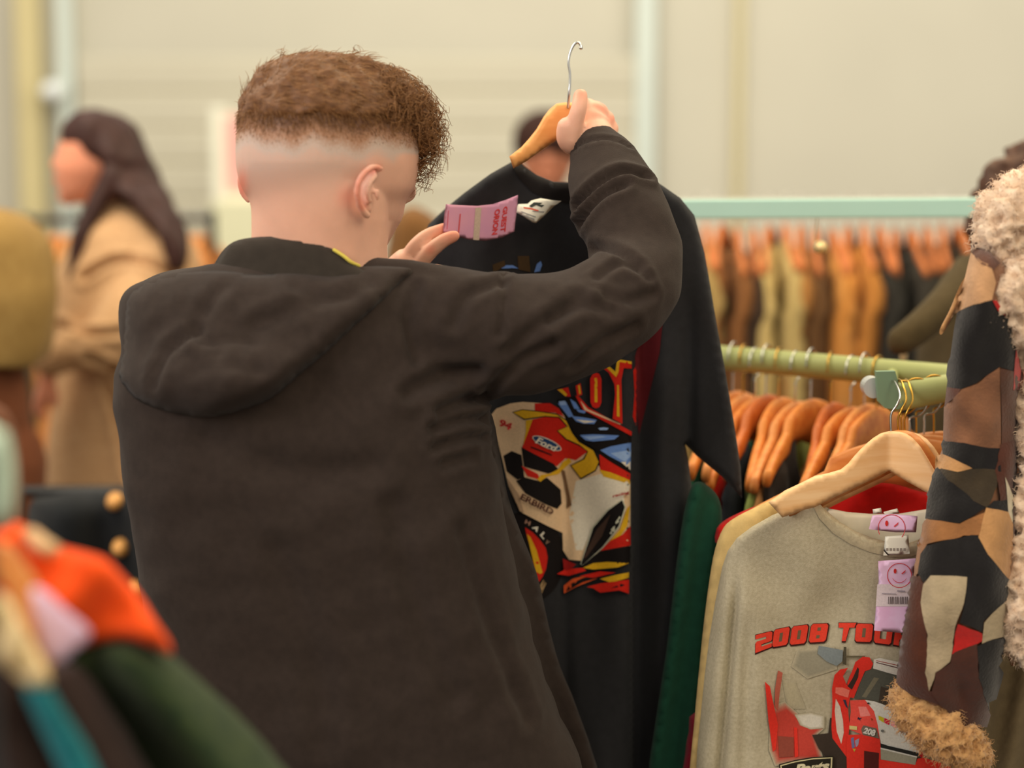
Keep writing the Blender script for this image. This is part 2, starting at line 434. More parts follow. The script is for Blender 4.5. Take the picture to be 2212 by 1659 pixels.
c = at(1886, 837, 2.41); MB().tube([c-Vector((0.0, .006, 0)), c+Vector((0.0, .02, 0))], [.0135, .0135], n=24, rnd=False).build('bolt', mat('brushed zinc', (196, 200, 200), .4, metal=.5), rk, smooth=False)
mb = MB(); mb.tube([at(1926, 850, 2.40), at(1928, 806, 2.63)], [.008, .008], n=10); mb.build('bracket', M['olive'], rk)
for P_ in (A1, A0):
    mb = MB(); mb.tube([P_+Vector((0, 0, .01)), Vector((P_.x, P_.y, .02))], [.016, .016], n=12); mb.build('post', M['olive'], rk)
mb = MB(); mb.tube([Vector((A0.x-.02, A0.y, .02)), Vector((A1.x, A1.y, .02))], [.016, .016], n=10); mb.build('base', M['olive'], rk)
mb = MB(); mb.tube([B1, Vector((B1.x, B1.y, .02))], [.016, .016], n=12); mb.build('post', M['olive'], rk)
# small steel stub on the rail
# hangers on the back rail
hx = [1584, 1606, 1632, 1655, 1683, 1719, 1752, 1795, 1838, 1868, 1896]
hrz = [62, 64, 60, 63, 66, 61, 60, 67, 58, 60, 56]
gcol = [cloth('dark green knit', (34, 84, 62)), cloth('forest green cotton', (38, 92, 66)), cloth('bright red cotton', (205, 42, 30)), cloth('dark navy cotton', (34, 38, 44)),
        cloth('light green cotton', (148, 168, 96)), cloth('tan suede', (176, 128, 78)), cloth('charcoal wool', (46, 40, 36)), cloth('khaki cotton', (156, 128, 74)),
        cloth('brown corduroy', (110, 74, 44)), cloth('sand cotton', (186, 150, 98)), cloth('rust cotton', (150, 66, 34))]
gname = ['dark green', 'forest green', 'bright red', 'navy', 'light green', 'tan', 'charcoal', 'khaki', 'brown', 'sand coloured', 'rust coloured']
rdir = (A1-A0)
for i, x in enumerate(hx):
    t = (x-1440)/(2130-1440)
    # perspective correct parameter along the rail
    u = t*2.86/(2.56+t*(2.86-2.56)) if False else t
    P_ = A0.lerp(A1, u)
    for _ in range(6):
        q = P_-CAM; cx = 1106+F*q.x/q.dot(FWD); u += (x-cx)/690; P_ = A0.lerp(A1, u)
    loc = Vector((P_.x, P_.y, P_.z-.050-.003*(i % 3)))
    rz = math.radians(hrz[i])
    wooden_hanger('%s orange wooden hanger from the left on the olive rail behind the grey shirt' % ORD[i], loc, rz, (M['woodo'], M['wood'], M['woodo'], mat('rust varnished wood', (206, 112, 46), .45, rgb2=(176, 86, 32), mscale=9, stretch=(1, 8, 8)))[i % 4],
                  M['chrome'] if i % 3 != 1 else M['brass'], 'orange wooden hangers on the olive rail', tilt=random.uniform(-.05, .05))
    garment('shirt', '%s shirt on the %s wooden hanger from the left of the olive rail' % (gname[i], ORD[i]), 'shirt', loc, rz, gcol[i], .018, group='shirts hanging on the olive rail', sx=.97, seed=i)
# empty brass and steel hooks crowding the near rail: hangers seen from behind the grey shirt
for i, x in enumerate([1950, 1966, 1982, 1998, 2020, 2046]):
    u = (x-1908)/352; P_ = B0.lerp(B1, u)
    for _ in range(6):
        q = P_-CAM; cx = 1106+F*q.x/q.dot(FWD); u += (x-cx)/352; P_ = B0.lerp(B1, u)
    loc = Vector((P_.x, P_.y, P_.z-.055-.006*(i % 2)))
    wooden_hanger('%s pale wooden hanger behind the grey shirt\'s hanger on the near olive rail' % ORD[i], loc, math.radians(6+2*i), M['wood'],
                  M['brass'] if i % 2 == 0 else M['chrome'], 'pale wooden hangers on the near olive rail', tilt=.03*(-1)**i)
# ------------------------------------------------------------------ turquoise rack
rt = thing('clothes_rack', 'pale turquoise flat topped clothes rack behind the wooden hangers', 'clothes rack', (1.0, 2.95, 0))
T0 = at(1380, 452, 2.86); T1 = at(2430, 446, 2.80); h = .0145
mb = MB()
vs = [(p.x, p.y+dy, p.z+dz) for p in (T0, T1) for dy, dz in ((-.015, -h), (.015, -h), (.015, h), (-.015, h))]
mb.add(vs, [(0, 1, 2, 3), (4, 7, 6, 5), (0, 4, 5, 1), (1, 5, 6, 2), (2, 6, 7, 3), (3, 7, 4, 0)])
o = mb.build('top_bar', M['turq'], rt, smooth=False); b = o.modifiers.new('b', 'BEVEL'); b.width = .003; b.segments = 3
q0 = at(2400, 452, 2.80); mb = MB(); mb.tube([q0, Vector((q0.x-.10, 2.20, q0.z))], [.009, .009], n=12); mb.build('forward_arm', M['turq'], rt)
for P_ in (T0, T1):
    MB().box((P_.x-.015, P_.y-.015, 0), (P_.x+.015, P_.y+.015, P_.z)).build('post', M['turq'], rt, smooth=False)
k = at(1775, 535, 2.80)
MB().tube([k, k+Vector((0, .012, 0))], [.0095, .0105], n=24).build('knob', mat('pale brass', (226, 196, 140), .35, metal=.6), rt)
mb = MB(); kk = at(1766, 470, 2.86); mb.tube([k+Vector((0, .01, 0)), k+Vector((0, .06, .0)), kk+Vector((0, .0, .005))], [.0008, .0008, .0008], n=8); mb.build('knob_arm', M['brass'], rt)
# ------------------------------------------------------------------ rack of coats further back
rb = thing('clothes_rack', 'far clothes rack of brown and khaki coats seen below the turquoise bar', 'clothes rack', (1.6, 4.4, 0))
R0 = at(1330, 452, 4.5); R1 = at(2330, 446, 4.3)
MB().tube([R0, R1], [.018, .018], n=12).build('rail', M['trim'], rb)
for P_ in (R0, R1): MB().tube([P_, Vector((P_.x, P_.y, .02))], [.016, .016], n=10).build('post', M['trim'], rb)
strips = [(1500, (164, 136, 84), 'sand'), (1572, (128, 84, 48), 'brown'), (1622, (58, 44, 34), 'dark brown'), (1678, (184, 160, 104), 'pale khaki'),
          (1724, (156, 108, 58), 'tan'), (1764, (92, 64, 38), 'chestnut'), (1800, (178, 122, 62), 'camel'), (1858, (184, 122, 58), 'caramel'), (1930, (44, 42, 38), 'black'),
          (1985, (50, 46, 40), 'charcoal'), (2045, (60, 48, 36), 'dark umber')]
xs_ = [1492+34*k for k in range(18)]
wd = ['first', 'second', 'third']
cntn = {}
for i, x in enumerate(xs_):
    x0_, rgb, nm = min(strips, key=lambda q: abs(q[0]-x)); cntn[nm] = cntn.get(nm, 0)+1
    if cntn[nm] > 1: rgb = tuple(int(v*(.92 if cntn[nm] == 2 else 1.06)) for v in rgb)
    q = ' (%s of that colour)' % wd[cntn[nm]-1] if cntn[nm] > 1 else ''
    P_ = at(x, 446, 4.42); loc = Vector((P_.x, P_.y, P_.z-.044-.006*math.sin(i*5))); rz = math.radians(80+5*math.sin(i*2.3))
    wooden_hanger('blurred orange hanger of the %s %s coat on the far rack' % (wd[cntn[nm]-1], nm), loc, rz, M['woodf'], M['chrome'], 'hangers on the far coat rack')
    garment('coat', '%s blurred %s coat from the left on the far rack below the turquoise bar' % (wd[cntn[nm]-1], nm), 'coat', loc, rz, cloth(nm+' coat wool %d' % cntn[nm], rgb), .045, sx=1.0, group='coats on the far rack', long=1.2, seed=i*1.7)
# ------------------------------------------------------------------ the man in the black jacket
base = (-.20, 2.24, 0)
man = thing('person', 'man with faded curly brown hair, black hooded jacket, holding up a shirt on a hanger', 'person', base)
YH = 2.235
mb = MB()
px_rings(mb, [(138, 655, 750, YH, .04), (150, 598, 800, YH, .07), (172, 566, 842, YH, .088), (200, 547, 866, YH, .097), (240, 531, 884, YH, .10), (290, 523, 895, YH+.002, .102),
    (335, 521, 899, YH+.004, .102), (370, 524, 896, YH+.006, .10), (405, 534, 890, YH+.01, .097), (435, 552, 872, YH+.012, .095), (465, 575, 866, YH+.018, .09), (495, 595, 855, YH+.025, .085),
    (525, 630, 838, YH+.035, .075), (555, 670, 826, YH+.04, .06)], n=48, pw=2.15, yaw=math.radians(40))
px_rings(mb, [(330, 560, 820, 2.232, .085), (380, 546, 838, 2.229, .090), (420, 544, 842, 2.226, .087), (460, 544, 840, 2.224, .082), (500, 543, 838, 2.223, .076), (535, 541, 838, 2.223, .072), (570, 532, 840, 2.225, .071), (610, 500, 860, 2.225, .075), (680, 440, 900, 2.225, .08)], n=40, pw=2.1)
# jaw line, cheek and face
px_tube(mb, [(872, 350, 2.275, 26), (878, 390, 2.28, 18), (888, 415, 2.30, 11)], n=12)      # bridge of the nose
px_tube(mb, [(884, 398, 2.295, 12), (889, 420, 2.305, 10), (872, 430, 2.295, 12)], n=12)
px_tube(mb, [(852, 450, 2.285, 18), (858, 458, 2.30, 9)]); px_tube(mb, [(846, 470, 2.285, 18), (852, 476, 2.30, 9)])   # lips
px_tube(mb, [(835, 505, 2.28, 18), (830, 520, 2.29, 14)])
px_tube(mb, [(860, 322, 2.285, 24), (890, 330, 2.27, 12)])                                    # brow
# right ear: helix, lobe, inner fold
ear = [(822, 364, 2.162, 7), (806, 361, 2.146, 8), (789, 372, 2.134, 8), (776, 391, 2.129, 8), (771, 415, 2.130, 8), (775, 437, 2.136, 8), (783, 454, 2.144, 9), (792, 465, 2.152, 9.5)]
px_tube(mb, ear, n=10)
px_tube(mb, [(812, 380, 2.156, 6), (800, 394, 2.146, 6.5), (794, 415, 2.144, 6.5), (798, 436, 2.150, 7)], n=10)
px_tube(mb, [(806, 374, 2.166, 11), (794, 400, 2.160, 13), (790, 430, 2.160, 12), (794, 452, 2.164, 10)], n=10)
px_tube(mb, [(815, 412, 2.160, 6), (815, 428, 2.162, 6)], n=8)
# left ear, mostly behind the skull
px_tube(mb, [(536, 372, 2.24, 6), (524, 375, 2.24, 8), (521, 392, 2.24, 9), (526, 415, 2.24, 9), (538, 432, 2.24, 8)], n=10)
px_tube(mb, [(540, 385, 2.24, 10), (540, 420, 2.24, 10)], n=10)
# trunk and arms under the jacket
px_rings(mb, [(640, 380, 900, 2.23, .07), (760, 340, 960, 2.23, .09), (1000, 350, 1000, 2.23, .09), (1300, 400, 1040, 2.23, .09), (1640, 430, 1120, 2.23, .09)], n=32)
px_tube(mb, [(860, 690, 2.22, 62), (1100, 715, 2.23, 58), (1370, 630, 2.27, 52), (1335, 480, 2.34, 48), (1300, 350, 2.385, 44), (1286, 300, 2.405, 45)], n=16)
px_tube(mb, [(400, 700, 2.22, 60), (560, 900, 2.38, 55), (720, 740, 2.44, 42), (850, 605, 2.44, 36)], n=16)
# right hand gripping the hanger's neck: palm, thumb, four curled fingers
HY = 2.415
px_tube(mb, [(1290, 312, HY-.005, 42), (1280, 285, HY, 42), (1278, 262, HY+.008, 40), (1282, 250, HY+.012, 33)], n=18)
px_tube(mb, [(1258, 268, HY-.004, 26), (1262, 240, HY+.002, 20), (1260, 222, HY+.004, 14)], n=14)
px_tube(mb, [(1255, 310, HY-.008, 33), (1230, 302, HY-.016, 27), (1226, 276, HY-.022, 24)], n=14)                 # heel of the thumb
px_tube(mb, [(1236, 300, HY-.02, 24), (1243, 262, HY-.028, 19), (1251, 232, HY-.03, 17.5), (1254, 207, HY-.022, 16)], n=14)
px_tube(mb, [(1252, 225, HY-.028, 16), (1254, 208, HY-.024, 15)], n=14)
for (a, b) in (((1276, 232), 0), ((1298, 240), 1), ((1313, 256), 2), ((1322, 276), 3)):
    x, y = a; r = 15.5-b*.8
    px_tube(mb, [(x-6, y+18, HY+.008, r+1), (x, y, HY+.018, r+1.5), (x-16, y-4, HY+.036, r), (x-44, y+6, HY+.046, r-1), (x-60, y+12, HY+.038, r-2)], n=12)
# left hand: palm, two fingers forward of the tag, two curled, thumb behind
LY = 2.40
px_tube(mb, [(848, 615, LY+.03, 38), (862, 592, LY+.02, 40), (876, 572, LY+.012, 36)], n=16)
px_tube(mb, [(874, 566, LY+.008, 17), (898, 532, LY+.004, 17.5), (925, 509, LY+.008, 16), (962, 494, LY+.012, 13.5)], n=14)
px_tube(mb, [(905, 572, LY-.002, 17), (928, 544, LY-.008, 17.5), (958, 520, LY-.012, 15.5), (981, 510, LY-.012, 13)], n=14)
px_tube(mb, [(915, 600, LY+.0, 16), (945, 585, LY+.01, 15), (950, 600, LY+.03, 14), (920, 612, LY+.035, 13)], n=12)
px_tube(mb, [(905, 625, LY+.01, 15), (930, 614, LY+.02, 14), (930, 628, LY+.035, 13)], n=12)
px_tube(mb, [(862, 575, LY+.04, 18), (900, 540, LY+.04, 16), (945, 520, LY+.028, 13)], n=12)
body = mb.build('body', M['skin'], man)
remesh(body, .0024, 5, .5)
V = verts(body); rel = V-np.array(CAM); dep = rel@np.array(FWD); PX = 1106+F*rel[:, 0]/dep; PY = 829.5-F*(rel@np.array(UPV))/dep
wgt = np.clip((PY-350)/40, 0, 1)*np.clip((520-PY)/30, 0, 1)*np.clip((748-PX)/22, 0, 1)*np.clip((PX-536)/14, 0, 1)
wgt = np.maximum(wgt, np.clip((PY-478)/10, 0, 1)*np.clip((560-PY)/20, 0, 1)*np.clip((880-PX)/10, 0, 1)); wgt *= (V[:, 1] < 2.33)
vg = body.vertex_groups.new(name='soft')
for i in np.where(wgt > .02)[0]: vg.add([int(i)], float(wgt[i]), 'REPLACE')
sm0 = body.modifiers.new('s', 'SMOOTH'); sm0.iterations = 160; sm0.factor = .9; sm0.vertex_group = 'soft'; bake(body)
V = verts(body); P2 = []
rel = V-np.array(CAM); dep = rel@np.array(FWD); PX = 1106+F*rel[:, 0]/dep; PY = 829.5-F*(rel@np.array(UPV))/dep
head = (PX < 960) & (PY < 520) & (V[:, 1] < 2.36)
line = 262+.03*(PX-520)+8*np.sin(PX/23)+6*np.sin(PX/11)
st = np.clip((line+98-PY)/108, 0, 1)**1.25
st = np.maximum(st, .17*np.clip((470-PY)/110, 0, 1)*np.clip((850-PX)/60, 0, 1))
st = np.maximum(st, .55*np.exp(-((PX-885)/22)**2)*np.clip((345-PY)/30, 0, 1))
face = np.clip((PX-850)/20, 0, 1)*np.clip((PY-325)/15, 0, 1)
st = np.where(head, st*(1-face), 0)
at_ = body.data.attributes.new('stubble', 'FLOAT', 'POINT'); at_.data.foreach_set('value', st.astype('f'))
bl = np.zeros(len(V))
bl = np.maximum(bl, .55*np.exp(-(dpoly(np.c_[PX, PY], [(818, 362), (790, 372), (774, 395), (772, 420), (782, 450)], False)/8)**2)*head)
bl = np.maximum(bl, .38*np.exp(-((PX-752)**2+(PY-425)**2)/24**2)*head)
bl = np.maximum(bl, .7*np.exp(-((PX-522)/13)**2-((PY-400)/34)**2)*head)
for cx, cy, r in ((981, 510, 26), (958, 492, 22), (1252, 200, 16), (1300, 232, 18), (930, 540, 12), (1322, 255, 14)):
    bl = np.maximum(bl, .45*np.exp(-((PX-cx)**2+(PY-cy)**2)/r**2)*(~head))
at_ = body.data.attributes.new('blush', 'FLOAT', 'POINT'); at_.data.foreach_set('value', bl.astype('f'))
# ---- hair: cap on the crown, combed strands and a curly fringe
hairm = mat('brown hair', (124, 84, 50), .6, rgb2=(92, 60, 36), mscale=120, stretch=(1, 1, 3))
hair2 = mat('light brown hair strand', (160, 114, 68), .55, rgb2=(106, 70, 40), mscale=150)
mb = MB()
px_rings(mb, [(119, 668, 755, YH, .025), (128, 610, 790, YH, .06), (148, 575, 822, YH, .085), (176, 552, 858, YH, .10), (205, 538, 880, YH, .106), (226, 530, 892, YH, .107), (242, 527, 895, YH, .104), (256, 531, 893, YH, .098)], n=48, pw=2.15, yaw=math.radians(40))
px_tube(mb, [(800, 150, 2.22, 26), (850, 190, 2.22, 28), (888, 235, 2.24, 26), (908, 285, 2.26, 26), (914, 320, 2.27, 20)], n=14)
px_tube(mb, [(850, 190, 2.26, 30), (900, 240, 2.28, 30), (918, 300, 2.29, 22)], n=14)
hair = mb.build('hair', hairm, man); remesh(hair, .004, 6, .5); wob(hair, .006, 55); wob(hair, .003, 130, 5)
HT = bvh(hair); mb = MB()
def strand(mbx, p, d, L, rad, curl, tw, n=7, grav=.3):
    d = d.normalized(); s1 = d.orthogonal().normalized(); s2 = d.cross(s1); pts = []; ph = random.uniform(0, 2*PI)
    for i in range(n):
        u = i/(n-1); c = curl*min(1, u*2.5)
        pts.append(p+d*(L*u)+s1*(c*math.cos(ph+tw*u))+s2*(c*math.sin(ph+tw*u))+Vector((0, 0, -grav*L*u*u)))
    mbx.tube(pts, [rad*(1-.75*i/(n-1)) for i in range(n)], n=3, rnd=False, sub=1)
hv = verts(hair); hn = norms(hair); ids = [i for i in range(len(hv))]
random.shuffle(ids); cnt = 0
fw = Vector((.80, .45, -.1))
mlong = MB()
for i in ids:
    p = Vector(hv[i]); nn = Vector(hn[i]); r = p-CAM; dp = r.dot(FWD); x = 1106+F*r.x/dp; y = 829.5-F*r.dot(UPV)/dp
    if y > 262 and x < 860: continue
    curly = max(0, min(1, (x-815)/60))
    if curly > .3 and random.random() < .5:
        d = (nn*1.0+Vector((random.uniform(-.5, .8), random.uniform(-.5, .5), random.uniform(-.9, .3))))
        strand(mlong, p-nn*.003, d, random.uniform(.014, .032), .00075, random.uniform(.005, .0095), random.uniform(7, 12), n=16, grav=.5)
    else:
        d = (fw-nn*fw.dot(nn)).normalized()+nn*random.uniform(.04, .26)+Vector((random.uniform(-.3, .3), random.uniform(-.3, .3), random.uniform(-.3, .2)))
        strand(mlong, p-nn*.002, d, random.uniform(.012, .028)*(.6 if y > 225 else 1), .00055, random.uniform(.0005, .002), random.uniform(2, 5), n=6, grav=.15)
    cnt += 1
    if cnt > 5200: break
for x, y, l in ((925, 350, .03), (915, 370, .028), (935, 330, .03), (905, 385, .025), (940, 300, .03), (930, 260, .03), (615, 136, .014), (760, 128, .014), (850, 176, .016), (945, 280, .03), (942, 250, .026)):
    for q in range(9 if x > 880 else 5):
        p = at(x+random.uniform(-16, 4)-8*(x > 880), y+random.uniform(-20, 6)-15*(x > 880), 2.27 if x > 860 else 2.22)
        strand(mlong, p, Vector((random.uniform(-.2, .6), random.uniform(-.3, .3), random.uniform(-1, -.2) if x > 860 else .3)), l, .0008 if x > 860 else .0005, .008 if x > 860 else .005, random.uniform(8, 12), n=18, grav=.3)
bv = verts(body); bn = norms(body)
band = np.where(head & (PY > 232) & (PY < 318) & (PX < 905))[0]; np.random.shuffle(band); nb_ = 0
for i in band:
    k_ = (PY[i]-238)/80
    if random.random() > (1-k_)**1.6 or face[i] > .3: continue
    p = Vector(bv[i]); nn = Vector(bn[i])
    d = nn*.5+Vector((random.uniform(-.1, .5), random.uniform(-.2, .2), random.uniform(-1.1, -.3)))
    strand(mlong, p-nn*.0008, d, .0085*(1-k_)+.002, .00045, .0004, 2, n=4, grav=.1); nb_ += 1
    if nb_ > 5200: break
strs = mlong.build('hair_strands', hair2, hair)
# ---- jacket
mb = MB()
px_rings(mb, [(572, 440, 790, 2.225, .06), (588, 352, 880, 2.225, .08), (612, 302, 940, 2.225, .098), (645, 272, 965, 2.225, .11), (700, 264, 985, 2.225, .12), (760, 262, 1010, 2.225, .128), (810, 250, 1030, 2.225, .13),
    (880, 255, 1054, 2.225, .135), (1000, 268, 1068, 2.225, .14), (1150, 292, 1098, 2.225, .145), (1300, 318, 1132, 2.225, .15), (1450, 340, 1172, 2.225, .155), (1560, 345, 1215, 2.225, .158), (1680, 350, 1265, 2.225, .16), (1850, 350, 1290, 2.225, .16)], n=56, pw=2.5)
px_tube(mb, [(840, 690, 2.20, 108), (960, 708, 2.20, 130), (1080, 722, 2.205, 134), (1200, 712, 2.215, 122), (1300, 672, 2.235, 112), (1362, 628, 2.262, 106), (1372, 560, 2.30, 100), (1352, 480, 2.33, 102), (1326, 410, 2.36, 94), (1307, 360, 2.382, 76), (1291, 322, 2.40, 52)], n=28, rnd=True)
px_tube(mb, [(350, 720, 2.22, 90), (480, 880, 2.34, 95), (590, 900, 2.42, 85), (720, 740, 2.46, 70), (835, 625, 2.45, 56)], n=24)
px_tube(mb, [(700, 610, 2.20, 60), (860, 600, 2.19, 45), (960, 610, 2.19, 36)], n=16)
jk = mb.build('jacket', M['jacket'], man); remesh(jk, .006, 5, .5)
wob(jk, .006, 9, 3, (1, 1, 1.6)); wob(jk, .003, 22, 8, (1, 1, 1.4))
creases(jk, [
    ([(1226, 470), (1262, 425), (1300, 392), (1345, 372), (1398, 380)], 11, .010), ([(1235, 520), (1258, 470), (1300, 420), (1345, 398)], 12, .010),
    ([(1180, 590), (1240, 545), (1320, 540), (1380, 575)], 12, .007), ([(1290, 600), (1340, 570), (1400, 600)], 10, .005),
    ([(1088, 590), (1092, 640), (1080, 720)], 9, .005), ([(1310, 640), (1360, 650), (1410, 635)], 12, .005), ([(1190, 690), (1260, 660), (1330, 670)], 13, .006),
    ([(1100, 760), (1170, 700), (1250, 640)], 15, .006), ([(1050, 850), (1120, 780), (1190, 745)], 14, .007), ([(900, 620), (880, 700), (900, 780)], 13, .005),
    ([(950, 890), (1010, 865), (1062, 862)], 13, .012), ([(935, 925), (1000, 905), (1058, 905)], 12, .010), ([(940, 965), (1010, 945), (1060, 945)], 11, .008), ([(960, 1000), (1020, 985)], 12, .006),
    ([(880, 850), (950, 810), (1030, 800)], 16, .007), ([(980, 700), (1010, 640), (1080, 610)], 14, .006), ([(1240, 790), (1300, 740), (1370, 705)], 13, .006),
    ([(450, 950), (620, 1020), (800, 1010)], 30, .005), ([(850, 1100), (900, 1300), (980, 1500)], 26, .006), ([(600, 1200), (680, 1400), (700, 1600)], 30, .005), ([(1000, 1150), (1060, 1350), (1140, 1550)], 22, .006),
    ([(1232, 330), (1265, 305), (1320, 300), (1362, 318)], 7, .004)])
# cuff bands
TJ = bvh(jk)
def onto(T, rim_amt, off=0, default=2.2):
    pass
def applique(name, poly, T, thick, rim, m, parent, step=12, bulge=None, sink=.006):
    """a cloth shape lying on another surface: follows it and stands out by its own thickness"""
    poly = smoothline(poly, 3); P, fs, B = tri(poly, step, step*.7); d = dpoly(P, B); t = 1-np.minimum(d/rim, 1); prof = np.sqrt(np.maximum(0, 1-t*t))
    H = []; last = None
    for a, b in P:
        h = hit(T, float(a), float(b)); H.append(h)
    known = [(P[i], H[i].y) for i in range(len(P)) if H[i] is not None]
    KP = np.array([k[0] for k in known]); KY = np.array([k[1] for k in known])
    vs = []; ib = {}; 
    for i, (a, b) in enumerate(P):
        if H[i] is None:
            j = ((KP-P[i])**2).sum(1).argmin(); H[i] = at(float(a), float(b), KY[j])
        r = ray(float(a), float(b)).normalized(); k = thick*prof[i]+(bulge(a, b)*prof[i] if bulge else 0)
        vs.append(H[i]-r*(k-sink*(1-prof[i])))
    n = len(vs)
    for i, (a, b) in enumerate(P):
        if d[i] < step*1e-3: ib[i] = i
        else: ib[i] = len(vs); vs.append(H[i]+ray(float(a), float(b)).normalized()*(.004+sink))
    F_ = list(fs)+[tuple(ib[i] for i in reversed(f)) for f in fs]
    mb = MB(); mb.add(vs, [f for f in F_ if len(set(f)) > 2], m); return mb.build(name, None, parent, True)
def hb(a, b):
    e = .042*math.exp(-((a-500)/230)**2-((b-820)/85)**2)+.012*math.exp(-((a-760)/120)**2-((b-690)/90)**2)
    return e+.004*noise.noise(Vector((a*.011, b*.02, 2)))+.003*noise.noise(Vector((a*.03, b*.03, 5)))
hood = applique('hood', [(470, 580), (400, 584), (340, 594), (296, 618), (272, 650), (266, 720), (259, 785), (255, 815), (290, 862), (340, 885), (400, 900), (455, 903), (520, 888), (585, 862), (650, 808), (700, 768), (760, 712), (820, 655), (872, 608), (900, 582), (840, 572), (760, 574), (650, 580), (560, 590)],
    TJ, .016, 46, M['jacket'], jk, 12, hb, sink=.004)
creases(hood, [([(330, 830), (360, 760), (420, 720)], 14, .006), ([(480, 620), (430, 700), (470, 760)], 16, .004), ([(430, 740), (500, 735), (560, 742)], 9, .003), ([(420, 800), (480, 790), (560, 800)], 16, .003), ([(640, 620), (720, 640), (800, 610)], 18, .005), ([(560, 700), (660, 660), (760, 640)], 18, .004)])
def collY(a, b):
    q = (a-690)/265
    return -.078*math.sqrt(max(0, 1-q*q))+.010*(600-b)/90
coll = puff('collar', [(440, 606), (458, 578), (478, 545), (505, 522), (545, 513), (600, 511), (655, 516), (705, 530), (738, 550), (762, 570), (800, 590), (840, 600), (800, 640), (640, 650), (500, 640)], 2.225, .02, cloth('faded black rib knit', (54, 48, 42)), jk, rim=26, fold=collY, step=12)
# yellow shirt collar glinting between neck and hood
mb = MB(); px_tube(mb, [(722, 540, 2.148, 4), (742, 553, 2.148, 4), (758, 566, 2.15, 4), (775, 574, 2.16, 4)], n=8); mb.build('shirt_collar', mat('lemon yellow cotton', (214, 196, 90), .8), man)['label'] = 'thin lemon yellow shirt collar'
# jacket front panel falling open on the right
dk = cloth('shadow black lining', (34, 30, 29))
def pf(a, b): return .05*((a-1090)/100)+.012*math.sin((a-b*.22)/19)
fp = puff('front_panel', [(1030, 870), (1064, 900), (1080, 985), (1098, 1075), (1125, 1150), (1160, 1240), (1185, 1350), (1210, 1440), (1250, 1540), (1290, 1700), (1150, 1700), (1080, 1400), (1040, 1100)], 2.30, .02, M['jacket'], jk, rim=18, fold=pf, step=16)
# trousers and shoes below the frame
mb = MB()
px_rings(mb, [(1640, 420, 1190, 2.225, .12), (1800, 410, 1180, 2.225, .125), (1950, 430, 1150, 2.225, .12)], n=30)
for s_, x in ((-1, -.32), (1, -.10)):
    mb.tube([(x, 2.22, .85), (x-.01, 2.23, .5), (x, 2.22, .09)], [.095, .07, .055], n=18)
tr = mb.build('trousers', cloth('black denim', (30, 30, 34)), man); remesh(tr, .012, 3)
for x in (-.32, -.10):
    mb = MB(); mb.tube([(x, 2.16, .045), (x, 2.26, .05), (x+.02, 2.36, .04), (x+.03, 2.42, .035)], [.042, .045, .046, .035], n=14, flatten=None)
    mb.build('shoe', mat('black shoe leather', (24, 22, 22), .4), man)
# ------------------------------------------------------------------ the shirt he holds, its hanger and tag
YT = 2.475
hl = thing('clothes_hanger', 'wooden hanger with long steel hook in the man\'s raised right hand', 'hanger', at(1221, 320, 2.44))
hw = [(1238, 222), (1221, 221), (1202, 224), (1187, 236), (1174, 253), (1159, 279), (1143, 299), (1126, 318), (1100, 338), (1109, 364), (1137, 349), (1172, 324), (1203, 303), (1240, 292), (1290, 322), (1350, 366), (1372, 386), (1384, 360), (1350, 318), (1306, 268), (1268, 232)]
puff('hanger_body', hw, 2.44, .015, mat('honey beech wood', (238, 172, 104), .5, rgb2=(226, 154, 86), mscale=10, stretch=(2, 2, 9)), hl, rim=5, fold=lambda a, b: -.05*((a-1225)/120)**2*(1 if a < 1225 else .2), step=9, sm=False)
mb = MB(); px_tube(mb, [(1227, 232, 2.43, 3.2), (1229, 205, 2.425, 3.2), (1231, 180, 2.425, 3), (1231, 158, 2.425, 2.8), (1228, 138, 2.425, 2.8), (1230, 120, 2.425, 2.8), (1236, 103, 2.425, 2.8), (1244, 93, 2.425, 2.8), (1251, 93, 2.425, 2.8), (1255, 99, 2.425, 3.2), (1255, 103, 2.425, 4.5)], n=10)
mb.build('hook', M['chrome'], hl)
tee = thing('t_shirt', 'black racing car t-shirt hanging on the hanger the man holds up', 't-shirt', at(1300, 1650, YT))
def sstep(x, a, b): t = min(1, max(0, (x-a)/(b-a))); return t*t*(3-2*t)
def tf_(a, b):
    y = 0
    y += .030*sstep(a, 1359, 1372)-.045*sstep(a, 1372, 1440)                  # sharp vertical fold right of the print
    y += .012*math.sin((a-1180)/34)*sstep(b, 650, 1200)*(a < 1359)
    y += -.022*math.exp(-((a-1225-(b-900)*.06)/20)**2)*sstep(b, 930, 1000)*0
    y += .012*math.exp(-((a-1218)/16)**2)*sstep(b, 960, 1100)                 # valley through the printed sleeve
    y += .02*math.exp(-((a-1490)/14)**2)*sstep(b, 560, 900)
    y += -.05*sstep(a, 1500, 1610)*sstep(b, 500, 900)
    y += .05*math.exp(-((a-1130)/60)**2)*sstep(b, 500, 400)*.3
    y += .004*noise.noise(Vector((a*.012, b*.006, 1)))*3
    y += .07*sstep(1060-a, -60, 140)*sstep(b, 380, 520)
    return y
tee_o = [(1105, 350), (1060, 375), (1005, 415), (962, 450), (925, 485), (912, 530), (900, 600), (930, 700), (960, 1000), (980, 1400), (1000, 1720), (1500, 1720), (1498, 1500), (1500, 1250), (1500, 1100), (1488, 1000), (1480, 960), (1505, 985), (1560, 1030), (1603, 1076), (1600, 1010), (1585, 910), (1565, 790), (1548, 700), (1535, 620), (1522, 545), (1500, 465), (1470, 428), (1430, 400), (1380, 370), (1300, 330), (1240, 330), (1232, 394), (1195, 392), (1160, 378), (1132, 358), (1118, 345)]
cl = puff('shirt_body', tee_o, YT, .035, M['black'], tee, rim=16, fold=tf_, step=11, sm=False)
TT = bvh(cl)
